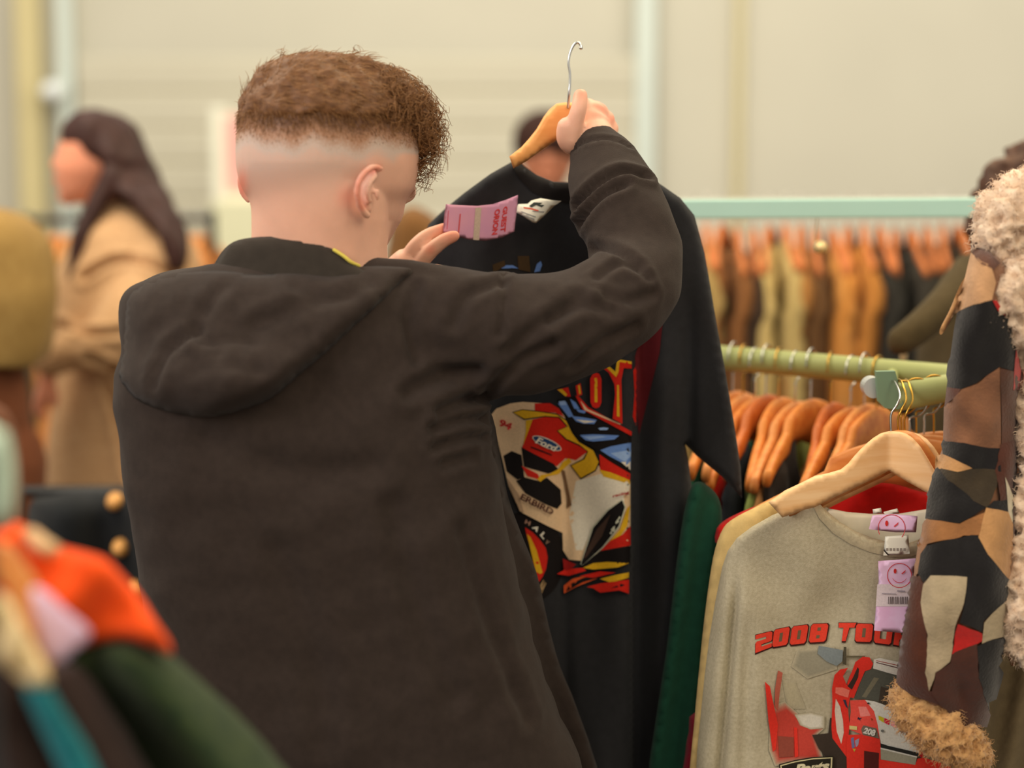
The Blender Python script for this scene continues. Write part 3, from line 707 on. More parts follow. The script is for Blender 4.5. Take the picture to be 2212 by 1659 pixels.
rib = decals('neck_rib', cl, [([(1104, 352), (1118, 345), (1134, 360), (1162, 380), (1196, 394), (1234, 397), (1232, 440), (1190, 432), (1150, 415), (1120, 385)], cloth('black rib collar', (30, 27, 26)))], tee, lift=.002, T=TT)
z3 = lambda u, v: (1020+.3737*u, 740+.3737*v)
CR = (222, 190, 152); RD = (200, 38, 26); YL = (216, 168, 34); BK = (26, 22, 22); BL = (104, 140, 206); WH = (226, 218, 200); DR = (150, 28, 26); PB = (150, 180, 226)
pr = [
 ([(490, 330), (590, 310), (650, 370), (922, 540), (915, 760), (880, 740), (740, 640), (600, 540), (540, 430)], BK),
 ([(495, 352), (540, 338), (585, 425), (558, 432)], BL), ([(565, 325), (598, 345), (622, 385), (590, 382)], BL), ([(500, 340), (535, 336), (548, 360), (510, 362)], PB),
 ([(575, 425), (640, 432), (720, 447), (705, 470), (640, 468), (600, 455)], BL), ([(600, 445), (680, 452), (715, 456), (650, 466)], WH), ([(728, 495), (760, 490), (788, 494), (780, 505), (740, 506)], PB),
 ([(622, 535), (700, 530), (850, 537), (822, 560), (700, 572), (655, 565)], BL), ([(640, 543), (740, 540), (780, 545), (680, 562)], PB), ([(600, 385), (660, 395), (650, 410), (615, 402)], BL),
 ([(740, 622), (800, 600), (918, 578), (915, 730), (860, 692), (790, 655)], BL), ([(800, 640), (918, 620), (915, 700), (865, 680)], PB), ([(860, 690), (914, 690), (914, 738)], WH),
 ([(595, 305), (620, 315), (670, 372), (922, 515), (921, 540), (640, 388)], RD), ([(625, 335), (668, 385), (860, 470), (855, 476), (650, 390)], CR),
 ([(100, 430), (140, 382), (220, 352), (290, 343), (400, 350), (480, 368), (530, 420), (570, 520), (640, 600), (700, 640), (745, 740), (800, 765), (914, 805), (915, 1190), (760, 1205), (640, 1262), (560, 1255), (525, 1200), (522, 1100), (440, 1062), (290, 985), (250, 920), (210, 830), (180, 700), (145, 560)], CR),
 ([(600, 800), (740, 760), (914, 812), (900, 900), (860, 930), (700, 1060), (640, 1200), (600, 1200), (560, 1000)], WH),
 ([(735, 645), (800, 690), (914, 758), (912, 795), (740, 735)], RD), ([(735, 735), (800, 750), (912, 795), (912, 820), (850, 800), (760, 775)], YL),
 ([(362, 352), (450, 350), (500, 380), (532, 430), (480, 405), (362, 400)], RD),
 ([(345, 445), (430, 428), (500, 430), (545, 470), (530, 520), (560, 570), (640, 595), (668, 630), (600, 680), (540, 668), (490, 715), (420, 680), (288, 608), (320, 520)], RD),
 ([(310, 450), (350, 445), (322, 520), (296, 590), (310, 510)], YL),
 ([(230, 402), (290, 385), (380, 395), (490, 410), (550, 450), (582, 520), (620, 570), (705, 620), (738, 690), (715, 742), (628, 792), (565, 710), (640, 672), (665, 630), (620, 598), (540, 562), (488, 510), (545, 485), (500, 435), (420, 430), (300, 447)], BK),
 ([(238, 404), (290, 390), (380, 400), (488, 416), (543, 452), (576, 522), (616, 575), (700, 624), (731, 690), (710, 737), (628, 782), (573, 712), (648, 675), (670, 630), (622, 591), (545, 556), (495, 510), (553, 485), (505, 430), (420, 424), (302, 440)], YL),
 ([(180, 655), (228, 627), (285, 650), (302, 780), (262, 792), (200, 745)], BK), ([(285, 605), (350, 640), (470, 700), (502, 737), (440, 757), (300, 717)], BK),
 ([(285, 712), (380, 760), (392, 792), (320, 772)], RD), ([(300, 778), (390, 802), (432, 780), (512, 850), (518, 930), (492, 962), (420, 932), (310, 872), (255, 800)], BK),
 ([(375, 790), (400, 765), (450, 758), (500, 730), (525, 690), (560, 668), (575, 690), (540, 720), (500, 760), (430, 775), (395, 805)], YL),
 ([(195, 775), (215, 800), (270, 880), (300, 985), (275, 975), (225, 850)], (180, 150, 120)), ([(515, 735), (535, 740), (560, 860), (575, 940), (545, 960), (548, 900), (530, 800)], (118, 88, 62)),
 (ell(432, 582, 92, 27, 24), WH), (ell(432, 582, 86, 22, 24), (40, 68, 110)),
 ([(338, 600), (400, 622), (462, 648), (460, 654), (398, 630), (340, 608)], BK),
 ([(625, 1282), (690, 1070), (780, 965), (868, 905), (890, 950), (852, 1065), (762, 1182), (640, 1286)], (190, 190, 170)),
 ([(628, 1282), (700, 1070), (785, 972), (866, 912), (882, 952), (846, 1062), (756, 1178), (642, 1284)], BK),
 ([(640, 1250), (720, 1080), (800, 990), (750, 1120), (660, 1240)], (70, 52, 44)),
 ([(914, 940), (897, 1060), (842, 1140), (785, 1160), (855, 1080), (895, 960)], YL), ([(915, 1060), (916, 1172), (740, 1205), (800, 1145), (870, 1110)], RD), ([(740, 1205), (915, 1175), (915, 1275), (640, 1290)], BK),
 ([(640, 1302), (700, 1275), (780, 1268), (908, 1275), (840, 1300), (700, 1312)], YL), ([(490, 1338), (540, 1310), (640, 1302), (660, 1318), (560, 1348)], RD), ([(524, 1248), (600, 1282), (570, 1310), (530, 1320)], DR),
 ([(530, 1405), (580, 1365), (740, 1330), (720, 1365), (600, 1412), (530, 1450)], (206, 84, 40)), ([(560, 1400), (640, 1360), (820, 1320), (800, 1340), (640, 1385), (540, 1440)], BK), ([(620, 1350), (740, 1322), (830, 1330), (700, 1360)], RD),
 ([(738, 1366), (820, 1345), (907, 1328), (906, 1360), (800, 1388)], YL), ([(660, 1412), (740, 1392), (907, 1370), (906, 1452), (850, 1432), (740, 1446), (700, 1420)], RD), ([(800, 1420), (860, 1395), (906, 1390), (860, 1412)], BK),
 ([(682, 210), (698, 180), (715, 172), (735, 182), (747, 210), (747, 345), (735, 372), (715, 380), (696, 372), (684, 345)], RD), ([(707, 205), (723, 205), (724, 345), (708, 345)], YL),
 ([(748, 142), (776, 123), (828, 168), (838, 95), (922, 110), (922, 150), (876, 148), (862, 215), (868, 440), (868, 470), (812, 440), (826, 300), (822, 240), (790, 175)], RD),
 ([(765, 134), (776, 123), (828, 168), (838, 95), (922, 110), (922, 124), (852, 112), (846, 170), (832, 200)], YL), ([(838, 245), (848, 245), (852, 430), (836, 425)], YL),
 ([(598, 250), (625, 235), (636, 300), (608, 312)], RD), ([(490, 272), (555, 258), (570, 312), (542, 312)], RD), ([(492, 272), (520, 268), (550, 300), (540, 312)], YL), ([(612, 248), (622, 246), (628, 296), (618, 298)], YL),
]
pr = [([z3(*p) for p in q[0]], q[1]) for q in pr]
pr += [
 text('Ford', [z3(362, 580), z3(490, 636), z3(500, 600), z3(372, 540)], flat(WH), .03, .35),
 text('94', [z3(150, 480), z3(218, 510), z3(236, 470), z3(165, 440)], flat((190, 50, 50)), .05),
 text('ERBIRD', [z3(276, 905), z3(462, 998), z3(476, 965), z3(290, 872)], flat((84, 50, 42)), .03),
  text('racing', [z3(812, 900), z3(908, 878), z3(908, 856), z3(814, 880)], flat((170, 40, 40)), .04),
]
chest = [([(1078, 580), (1092, 573), (1108, 573), (1120, 580), (1106, 579), (1092, 580)], BL), ([(1154, 588), (1160, 570), (1168, 564), (1171, 572), (1166, 586)], BL), ([(1064, 572), (1090, 562), (1092, 574), (1066, 590)], (72, 56, 36)), ([(1118, 553), (1143, 553), (1146, 588), (1120, 582)], (72, 56, 36)),
 ([(1372, 770), (1388, 715), (1432, 690), (1425, 760), (1400, 860), (1380, 940), (1373, 860)], (96, 30, 34)), ([(1375, 790), (1368, 800), (1371, 850), (1367, 900), (1374, 920)], RD)]
# the printed tyre below the armpit
ty = [(ell(1136, 1205, 84, 100, 0, 30), BK), ([(1134, 1139), (1151, 1150), (1167, 1167), (1179, 1184), (1183, 1204), (1180, 1228), (1172, 1246), (1162, 1260), (1156, 1240), (1148, 1191), (1138, 1158)], RD),
 ([(1138, 1153), (1146, 1160), (1159, 1188), (1172, 1237), (1167, 1240), (1158, 1235), (1148, 1196)], YL),
 text('H', [(1133, 1130), (1144, 1136), (1147, 1127), (1136, 1122)], flat((170, 130, 110)), .05), text('A', [(1148, 1140), (1160, 1150), (1168, 1142), (1156, 1134)], flat(WH), .05),
 text('L', [(1166, 1156), (1174, 1166), (1181, 1156), (1174, 1148)], flat(WH), .05), text('V', [(1176, 1172), (1182, 1178), (1188, 1170), (1182, 1166)], flat((150, 120, 100)), .05),
 text('NA', [(1162, 1272), (1170, 1282), (1182, 1262), (1174, 1252)], flat((170, 140, 100)), .05)]
pr = pr[:14] + pr[14:]
decals('chest_print', cl, chest[:4], tee, lift=.0014, dl=.00014, step=9, T=TT)
decals('fold_print', cl, chest[4:], tee, lift=.0014, dl=.00014, step=9, T=TT)
decals('print', cl, ty + pr, tee, lift=.0014, dl=.00014, step=9, T=TT)
# woven label and paper label at the neck
def lab(name, poly, Y, m, parent, fold=None, thick=.0008, step=8): return puff(name, poly, Y, thick, m, parent, rim=3, fold=fold, step=step, sm=False)
lm = mat('white satin label', (232, 228, 212), .6)
nl = lab('neck_label', [(1114, 458), (1119, 441), (1140, 440), (1148, 433), (1168, 428), (1190, 432), (1213, 434), (1196, 446), (1176, 466), (1158, 482), (1150, 480), (1132, 468)], 2.43, lm, tee, lambda a, b: .008*math.sin((a+b)/22))
TL = bvh(nl)
decals('label_print', nl, [([(1131, 447), (1147, 449), (1164, 454), (1162, 457), (1146, 452), (1131, 450)], (214, 92, 62)), ([(1143, 445), (1153, 437), (1172, 438), (1166, 442), (1176, 443), (1170, 448), (1158, 443), (1148, 448)], (60, 66, 60)),
  ([(1126, 456), (1158, 468), (1157, 470), (1125, 458)], (150, 150, 150)), ([(1128, 462), (1155, 473), (1154, 475), (1127, 464)], (150, 150, 150)), ([(1150, 455), (1176, 457), (1175, 459), (1150, 457)], (140, 140, 140))], tee, lift=.0005, dl=.0001, step=6, T=TL)
# the pink price tag between the fingers
pk = mat('pink card', (214, 156, 178), .7, rgb2=(206, 150, 180), mscale=40)
pt = thing('price_tag', 'curved pink price tag with red lettering pinched in the man\'s left hand', 'price tag', at(1035, 515, 2.40))
TAG = [(963, 441), (990, 443), (1030, 445), (1065, 441), (1095, 431), (1119, 421), (1117, 450), (1113, 480), (1111, 500), (1085, 513), (1050, 520), (1015, 518), (985, 511), (957, 502), (959, 470)]
card = puff('tag_card', TAG, 2.40, .0009, pk, pt, rim=3, fold=lambda a, b: .014*math.sin((a-957)/162*PI)+.02*((a-957)/160), step=8, sm=False)
TC = bvh(card); RR = flat((206, 62, 62)); PP = []
PP.append(([(1027, 449), (1040, 448), (1035, 519), (1022, 518)], (196, 176, 158)))
PP.append(([(993, 462), (996, 462), (992, 503), (989, 503)], (204, 90, 96))); PP.append(([(968, 455), (970, 455), (967, 495), (965, 495)], (206, 110, 130)))
PP.append(text('GUEST', [(1087, 448), (1080, 502), (1092, 500), (1097, 444)], RR, .04))
PP.append(text('ORION', [(1069, 453), (1062, 508), (1074, 506), (1081, 450)], RR, .04))
decals('tag_print', card, PP, pt, lift=.0005, dl=.00008, step=6, T=TC)
# ------------------------------------------------------------------ grey shirt at the front of the right rack
YG = 2.30
hl = thing('clothes_hanger', 'large pale wooden hanger at the front, carrying the grey tour shirt', 'hanger', at(1921, 1020, YG))
hg = [(1660, 1085), (1696, 1059), (1728, 1044), (1760, 1028), (1792, 1021), (1816, 1014), (1832, 1001), (1846, 984), (1860, 969), (1874, 956), (1886, 946), (1902, 936), (1921, 931), (1942, 932), (1957, 936), (1972, 946), (1988, 964), (2003, 988), (2018, 1014), (2045, 1046), (2090, 1085), (2076, 1108), (2030, 1083), (2004, 1065), (1960, 1041), (1920, 1017), (1884, 1036), (1842, 1056), (1795, 1078), (1760, 1096), (1741, 1100), (1690, 1118)]
def hf(a, b): return -.05*abs(a-1921)/150
puff('hanger_body', hg, YG, .014, M['woodl'], hl, rim=3.5, fold=hf, step=8, sm=False)
mb = MB(); px_tube(mb, [(1925, 938, YG, 2.6), (1924, 910, YG, 2.6), (1926, 892, YG, 2.6), (1938, 874, YG, 2.6), (1944, 856, YG+.01, 2.6), (1940, 838, YG+.03, 2.6), (1932, 824, YG+.06, 2.6), (1925, 822, YG+.10, 2.6), (1922, 834, YG+.14, 2.6), (1922, 846, YG+.15, 2.6)], n=8)
mb.build('hook', M['chrome'], hl)
for i, (dx, dy, dY, rgbm) in enumerate(((16, -2, .035, M['wood']), (30, 2, .07, M['woodl']))):
    h2 = thing('clothes_hanger', ['pale wooden hanger directly behind the grey shirt\'s large hanger', 'second pale wooden hanger behind the grey shirt\'s large hanger'][i], 'hanger', at(1935, 1020, YG+dY), 'hangers stacked behind the grey shirt')
    puff('hanger_body', [(a+dx, b+dy) for a, b in hg], YG+dY, .014, rgbm, h2, rim=4, fold=hf, step=14, sm=False)
    mb = MB(); px_tube(mb, [(1925+dx, 938+dy, YG+dY, 2.4), (1924+dx, 905, YG+dY, 2.4), (1932+dx, 885, YG+dY, 2.4), (1942+dx, 862, YG+dY+.01, 2.4), (1934+dx, 830, YG+dY+.03, 2.4), (1926+dx, 820, YG+dY+.05, 2.4), (1920+dx, 834, YG+dY+.06, 2.4)], n=8)
    mb.build('hook', M['brass'], h2)
gm = mat('heather grey cotton', (188, 178, 152), .95, rgb2=(170, 160, 134), mscale=260, bump=.3, bscale=900, sheen=.04)
def gf(a, b):
    y = 0
    y += .016*math.exp(-((a-(1596-(b-1200)*.09))/9)**2)*sstep(b, 1230, 1330)
    y += .016*math.exp(-((a-(1560-(b-1200)*.12))/10)**2)*sstep(b, 1180, 1300)
    y += .008*math.exp(-((a-(1615-(b-1400)*.03))/14)**2)*sstep(b, 1300, 1420)
    y += .03*sstep(1600-a, -20, 90)+.012*math.sin((a-1640)/75)*sstep(b, 1150, 1350)
    y += .004*noise.noise(Vector((a*.01, b*.008, 9)))*2
    y += .05*((a-1840)/240)**2*(a > 1840)*.4-.012*sstep(1300-b, 0, 200)
    return y
gt = [(1748, 1077), (1715, 1093), (1668, 1113), (1625, 1137), (1592, 1162), (1572, 1190), (1560, 1225), (1545, 1300), (1532, 1380), (1522, 1460), (1514, 1540), (1506, 1620), (1500, 1740), (2230, 1740), (2230, 1250), (2150, 1130), (2090, 1100), (2055, 1096), (2030, 1130), (2000, 1160), (1965, 1172), (1925, 1172), (1885, 1162), (1850, 1148), (1815, 1128), (1785, 1103), (1764, 1082)]
gs = thing('t_shirt', 'grey t-shirt printed 2008 TOUR with a red race car, on the front wooden hanger', 't-shirt', at(1850, 1650, YG))
gb = puff('shirt_body', gt, YG-.005, .03, gm, gs, rim=14, fold=gf, step=7.5, sm=False)
TG = bvh(gb)
# back of the collar, seen inside the neck opening
puff('collar_back', [(1768, 1088), (1790, 1098), (1830, 1106), (1880, 1110), (1940, 1110), (2000, 1100), (2050, 1088), (2060, 1110), (2040, 1150), (2000, 1180), (1900, 1185), (1840, 1160), (1790, 1120)], YG+.02, .006, mat('off white cotton lining', (240, 236, 214), .9, mott=.05), gs, rim=6, fold=lambda a, b: -.0+.01*math.sin((a-1768)/290*PI), step=12, sm=False)
rb_ = [(1748, 1078), (1764, 1082), (1786, 1104), (1816, 1129), (1851, 1149), (1886, 1163), (1926, 1173), (1966, 1173), (2000, 1161), (2010, 1185), (1968, 1203), (1924, 1203), (1880, 1193), (1838, 1176), (1800, 1152), (1770, 1120)]
decals('neck_rib', gb, [(rb_, mat('heather grey rib', (172, 160, 134), .95, mott=.1, mscale=300))], gs, lift=.0015, T=TG)
zB = lambda u, v: (1600+.2441*u, 1380+.2441*v)
r1 = (216, 52, 40); r2 = (188, 66, 54); gy = (120, 118, 104); dk_ = (60, 50, 42); wh = (206, 202, 190)
SOFT = (0, 1, 2, 4)
cp = [
 ([(380, 380), (480, 400), (560, 600), (420, 600)], (178, 168, 140)), ([(520, 120), (800, 90), (820, 260), (600, 330), (480, 240)], (146, 140, 120)),
 ([(300, 640), (400, 600), (500, 690), (520, 760), (700, 800), (640, 850), (700, 1060), (500, 1060), (330, 1080), (285, 960), (290, 800)], r2), ([(330, 280), (372, 300), (345, 480), (330, 640), (300, 600), (305, 440)], (176, 92, 74)),
 ([(500, 680), (620, 665), (722, 690), (722, 780), (620, 790), (545, 760)], (206, 200, 184)), ([(215, 380), (258, 420), (300, 620), (330, 760), (310, 980), (285, 1000), (245, 720)], r1), ([(330, 860), (470, 870), (470, 1040), (340, 1050)], (140, 70, 56)), ([(470, 780), (500, 790), (510, 1040), (480, 1050)], r1),
 ([(690, 60), (905, 100), (900, 200), (850, 240), (760, 200), (680, 130)], (122, 130, 130)), ([(912, 72), (935, 72), (935, 232), (905, 225)], (78, 72, 56)), ([(930, 150), (1100, 150), (1100, 166), (930, 166)], (96, 88, 66)),
 ([(632, 850), (775, 835), (790, 700), (815, 700), (820, 860), (960, 1040), (965, 1160), (820, 1160), (745, 1040), (690, 970)], dk_),
 ([(1110, 280), (1250, 265), (1430, 320), (1430, 500), (1360, 540), (1340, 625), (1240, 560), (1100, 530), (1005, 530), (1050, 400)], (84, 84, 74)), ([(1180, 340), (1225, 350), (1110, 520), (1072, 512)], (116, 110, 90)), ([(1240, 420), (1420, 470), (1360, 540), (1340, 620), (1220, 560)], (68, 58, 48)),
 ([(812, 560), (808, 440), (830, 320), (880, 272), (950, 256), (905, 330), (935, 400), (985, 460), (965, 530), (950, 620), (962, 760), (940, 1050), (880, 970), (812, 880), (803, 780)], r1),
 ([(985, 290), (1015, 205), (1080, 158), (1140, 163), (1172, 220), (1150, 270), (1100, 285), (1050, 400), (1000, 525), (955, 515), (985, 460), (940, 400), (960, 340)], r1), ([(1035, 250), (1048, 270), (1040, 340), (985, 450), (945, 420), (990, 350)], (60, 46, 40)), ([(905, 330), (950, 290), (975, 300), (935, 400)], (150, 130, 110)),
 ([(840, 430), (900, 430), (965, 455), (950, 520), (880, 500), (838, 480)], (226, 116, 100)), ([(842, 530), (880, 600), (905, 720), (912, 830), (890, 930), (850, 820), (832, 640)], (210, 192, 176)), ([(905, 540), (930, 540), (950, 620), (930, 600)], (54, 54, 70)),
 ([(1178, 182), (1232, 170), (1430, 212), (1430, 335), (1300, 300), (1172, 262)], wh), ([(1200, 205), (1430, 262), (1430, 272), (1200, 213)], (100, 70, 70)), ([(1200, 190), (1430, 240), (1430, 246), (1200, 196)], (150, 60, 56)),
 ([(1095, 540), (1180, 552), (1260, 580), (1350, 625), (1440, 780), (1580, 850), (1625, 920), (1565, 1030), (1240, 935), (1210, 760), (1170, 640)], wh),
 ([(968, 545), (1100, 540), (1180, 640), (1212, 760), (1232, 885), (1080, 850), (955, 800), (975, 640)], (220, 78, 66)), ([(1040, 600), (1110, 600), (1150, 680), (1060, 690)], (228, 130, 120)),
 ([(1040, 690), (1052, 700), (1075, 700), (1058, 715), (1060, 730), (1048, 715), (1032, 712)], (50, 40, 60)), ([(1150, 700), (1172, 710), (1160, 728)], (150, 60, 30)),
 ([(1218, 678), (1268, 700), (1266, 742), (1222, 715)], (190, 176, 40)), ([(1272, 700), (1325, 722), (1312, 762), (1270, 742)], (200, 40, 60)), ([(1330, 725), (1400, 740), (1370, 790), (1325, 765)], (224, 150, 150)),
 ([(945, 850), (1080, 845), (1232, 888), (1245, 1020), (1225, 1165), (940, 1165), (935, 950)], r1), ([(1092, 990), (1225, 1010), (1220, 1165), (1090, 1165)], (82, 34, 30)), ([(1085, 765), (1200, 792), (1226, 882), (1080, 850), (1066, 800)], (112, 100, 86)),
 ([(962, 768), (1030, 775), (1028, 808), (964, 800)], (206, 190, 120)), ([(975, 880), (1000, 870), (1010, 960), (985, 970)], (110, 110, 150)), ([(1010, 900), (1050, 880), (1040, 940), (1020, 960)], (150, 140, 160)), ([(990, 970), (1020, 975), (1005, 1000)], (190, 160, 60)),
 ([(1240, 925), (1300, 945), (1570, 1008), (1570, 1042), (1400, 1005), (1240, 962)], (40, 40, 36)), ([(1238, 965), (1560, 1045), (1545, 1115), (1240, 1068)], (150, 146, 126)), ([(1238, 962), (1560, 1040), (1560, 1052), (1238, 975)], wh),
 ([(1222, 1066), (1400, 1095), (1545, 1115), (1565, 1060), (1640, 1050), (1865, 1075), (1870, 1112), (1850, 1165), (1222, 1165)], r1), ([(1600, 945), (1720, 955), (1660, 1010), (1600, 1060), (1575, 1020)], (176, 30, 34)), (ell(1720, 1032, 108, 46, 8), (110, 106, 84)), (ell(1730, 1020, 60, 22, 8), (70, 66, 54)),
 (ell(1255, 815, 14, 12), (110, 110, 104)), (ell(1548, 888, 16, 14), (60, 60, 56)), (ell(1130, 570, 12, 8), (40, 40, 40)),
 ([(338, 1110), (480, 1072), (640, 1045), (822, 1036), (822, 1170), (345, 1170)], (40, 36, 28)), ([(350, 1118), (480, 1084), (640, 1057), (810, 1048), (810, 1056), (640, 1066), (480, 1093), (358, 1126)], (206, 196, 150)), ([(800, 1050), (812, 1050), (806, 1170), (794, 1170)], (206, 196, 150)), ([(350, 1118), (360, 1118), (368, 1170), (356, 1170)], (206, 196, 150)),
]
def soft(poly, c, base=(179, 169, 143), n=8, w=.30):
    a = np.array(poly, float); m_ = a.mean(0); out = []
    for k in range(n):
        t = k/(n-1); s_ = 1+w*(1-t)-w*.35; cc = tuple(int(base[j]*(1-t)+c[j]*t) for j in range(3)); out.append(([tuple(m_+(p-m_)*s_) for p in a], cc))
    return out
cp2 = []
for k, q in enumerate(cp):
    cp2 += soft(q[0], q[1]) if k in SOFT else [q]
cp = [([zB(*p) for p in q[0]], q[1]) for q in cp2]
cp += [text('208', [zB(1080, 835), zB(1190, 866), zB(1196, 806), zB(1092, 780)], flat(wh), .05, .2), text('Parts', [zB(480, 1200), zB(790, 1165), zB(785, 1075), zB(470, 1115)], flat((206, 196, 160)), .05, .3)]
zA = lambda u, v: (1600+.229*u, 1080+.229*v)
def block(quad, ch):
    """blocky italic letter: returns outline, face and inner slots inside a slanted box"""
    q = [Vector(zA(*p)) for p in quad]
    mp = lambda u, v: tuple(q[0].lerp(q[1], u).lerp(q[3].lerp(q[2], u), v))
    sh = {'0': [(.1, 0), (.9, 0), (1, .12), (1, .88), (.9, 1), (.1, 1), (0, .88), (0, .12)], '2': [(0, 0), (1, 0), (1, .24), (.36, .24), (.36, .38), (.92, .38), (1, .46), (1, .9), (.9, 1), (0, 1), (0, .76), (.64, .76), (.64, .62), (.08, .62), (0, .54)],
          'T': [(.3, 0), (.68, 0), (.68, .74), (1, .74), (1, 1), (0, 1), (0, .74), (.3, .74)], 'U': [(.1, 0), (.9, 0), (1, .12), (1, 1), (.68, 1), (.68, .26), (.32, .26), (.32, 1), (0, 1), (0, .12)],
          'R': [(0, 0), (.32, 0), (.32, .34), (.6, .34), (.68, 0), (1, 0), (.94, .4), (1, .5), (1, .88), (.9, 1), (0, 1)]}
    sh['8'] = sh['0']; sh['O'] = sh['0']
    holes = {'0': [[(.4, .25), (.6, .25), (.6, .75), (.4, .75)]], '8': [[(.4, .2), (.6, .2), (.6, .38), (.4, .38)], [(.4, .62), (.6, .62), (.6, .8), (.4, .8)]], 'R': [[(.36, .6), (.6, .6), (.6, .76), (.36, .76)]]}
    holes['O'] = holes['0']
    out = []
    out.append(([tuple(np.array(mp(.5+(u-.5)*1.10+.03, .5+(v-.5)*1.12-.03))) for u, v in sh[ch]], (62, 30, 26)))
    out.append(([mp(u, v) for u, v in sh[ch]], (222, 66, 48)))
    for a, b in ((.40, .56),):
        if ch != '2': pass
    for h in holes.get(ch, []): out.append(([mp(u, v) for u, v in h], (110, 92, 70)))
    return out
L = []
for q, ch in (([(138, 1445), (292, 1385), (300, 1235), (140, 1275)], '2'), ([(296, 1390), (440, 1365), (466, 1195), (316, 1225)], '0'), ([(462, 1368), (612, 1350), (640, 1175), (486, 1195)], '0'), ([(640, 1345), (800, 1335), (830, 1165), (668, 1170)], '8'),
              ([(925, 1332), (1020, 1330), (1090, 1160), (925, 1160)], 'T'), ([(1075, 1335), (1232, 1340), (1252, 1170), (1092, 1165)], 'O'), ([(1255, 1345), (1415, 1365), (1440, 1195), (1270, 1175)], 'U'), ([(1440, 1365), (1600, 1392), (1625, 1220), (1460, 1198)], 'R')):
    L += block(q, ch)
decals('car_print', gb, cp, gs, lift=.0008, dl=.00009, step=10, T=TG)
decals('lettering', gb, L, gs, lift=.0009, dl=.00012, step=8, T=TG)
# labels at the neck of the grey shirt
pm = mat('pale pink card', (238, 208, 238), .7, rgb2=(228, 182, 218), mscale=45)
def smile(cx, cy, r, k=1.0, full=True):
    ring = []; n = 26; out = []
    pts = [(cx+r*math.cos(2*PI*i/n), cy+r*k*math.sin(2*PI*i/n)) for i in range(n)]
    w = 1.6
    for i in range(n):
        a, b = pts[i], pts[(i+1) % n]
        if not full and (a[1] > cy+r*.55): continue
        ia = (cx+(a[0]-cx)*(1-w/r), cy+(a[1]-cy)*(1-w/r)); ib = (cx+(b[0]-cx)*(1-w/r), cy+(b[1]-cy)*(1-w/r)); out.append(([a, b, ib, ia], (212, 76, 84)))
    out.append((ell(cx-r*.35, cy-r*.35*k, r*.11, r*.2), (206, 52, 48)))
    out.append(([(cx+r*.15, cy-r*.15*k), (cx+r*.5, cy-r*.45*k), (cx+r*.45, cy-r*.25*k), (cx+r*.2, cy-r*.08*k)], (212, 76, 84)))
    if full:
        P = [(cx+r*.62*math.cos(math.radians(a)), cy+r*.62*math.sin(math.radians(a))-r*.02) for a in range(25, 156, 13)]
        for a, b in zip(P, P[1:]): out.append(([a, b, (b[0], b[1]-1.4), (a[0], a[1]-1.4)], (212, 76, 84)))
    return out
t1 = thing('price_tag', 'long pink price tag with a red winking smiley and barcode on the grey shirt', 'price tag', at(1930, 1290, 2.25), 'pink smiley price tags')
c1 = puff('tag_card', [(1897, 1212), (1978, 1206), (1974, 1260), (1966, 1300), (1963, 1330), (1956, 1368), (1888, 1362), (1893, 1300), (1898, 1255)], 2.25, .0009, pm, t1, rim=3, fold=lambda a, b: .006*math.sin((b-1206)/50), step=10, sm=False)
dd = [([(1895, 1262), (1970, 1262), (1963, 1310), (1892, 1310)], (222, 208, 212))]+smile(1943, 1243, 27, 1.0)
for i in range(12): x = 1919+i*3.6; dd.append(([(x, 1289), (x+1.2+(i % 3)*.5, 1289), (x+.6+(i % 3)*.5, 1305), (x-.6, 1305)], (96, 84, 84)))
dd += [([(1905, 1281), (1935, 1282), (1935, 1284), (1905, 1283)], (170, 160, 170)), ([(1938, 1275), (1955, 1276), (1955, 1279), (1938, 1278)], (160, 150, 160))]
decals('tag_print', c1, dd, t1, lift=.0004, dl=.00003, step=8)
t2 = thing('price_tag', 'folded pink smiley tag across the neckline of the grey shirt, above the white label', 'price tag', at(1930, 1120, 2.26), 'pink smiley price tags')
c2 = puff('tag_card', [(1884, 1114), (1895, 1112), (1930, 1110), (1982, 1115), (1979, 1150), (1935, 1150), (1900, 1146), (1877, 1143)], 2.262, .0009, pm, t2, rim=3, fold=lambda a, b: .004*math.sin((a-1880)/22), step=9, sm=False)
decals('tag_print', c2, smile(1926, 1141, 30, 1.0, False)[:26], t2, lift=.0004, dl=.00003, step=8)
wl = puff('neck_label', [(1912, 1159), (1962, 1155), (1965, 1196), (1936, 1199), (1908, 1200)], 2.262, .0009, lm, gs, rim=3, step=9, sm=False)
decals('label_print', wl, [([(1914+i*7.5, 1184), (1919+i*7.5, 1184), (1919+i*7.5, 1190), (1914+i*7.5, 1190)], (150, 140, 130)) for i in range(6)], gs, lift=.0004, dl=.00003, step=8)
for i, q in enumerate(([(1885, 1100), (1903, 1097), (1906, 1108), (1886, 1110)], [(1908, 1106), (1938, 1098), (1943, 1108), (1912, 1112)])):
    puff('size_label', q, 2.275, .0009, lm, gs, rim=3, step=8, sm=False)
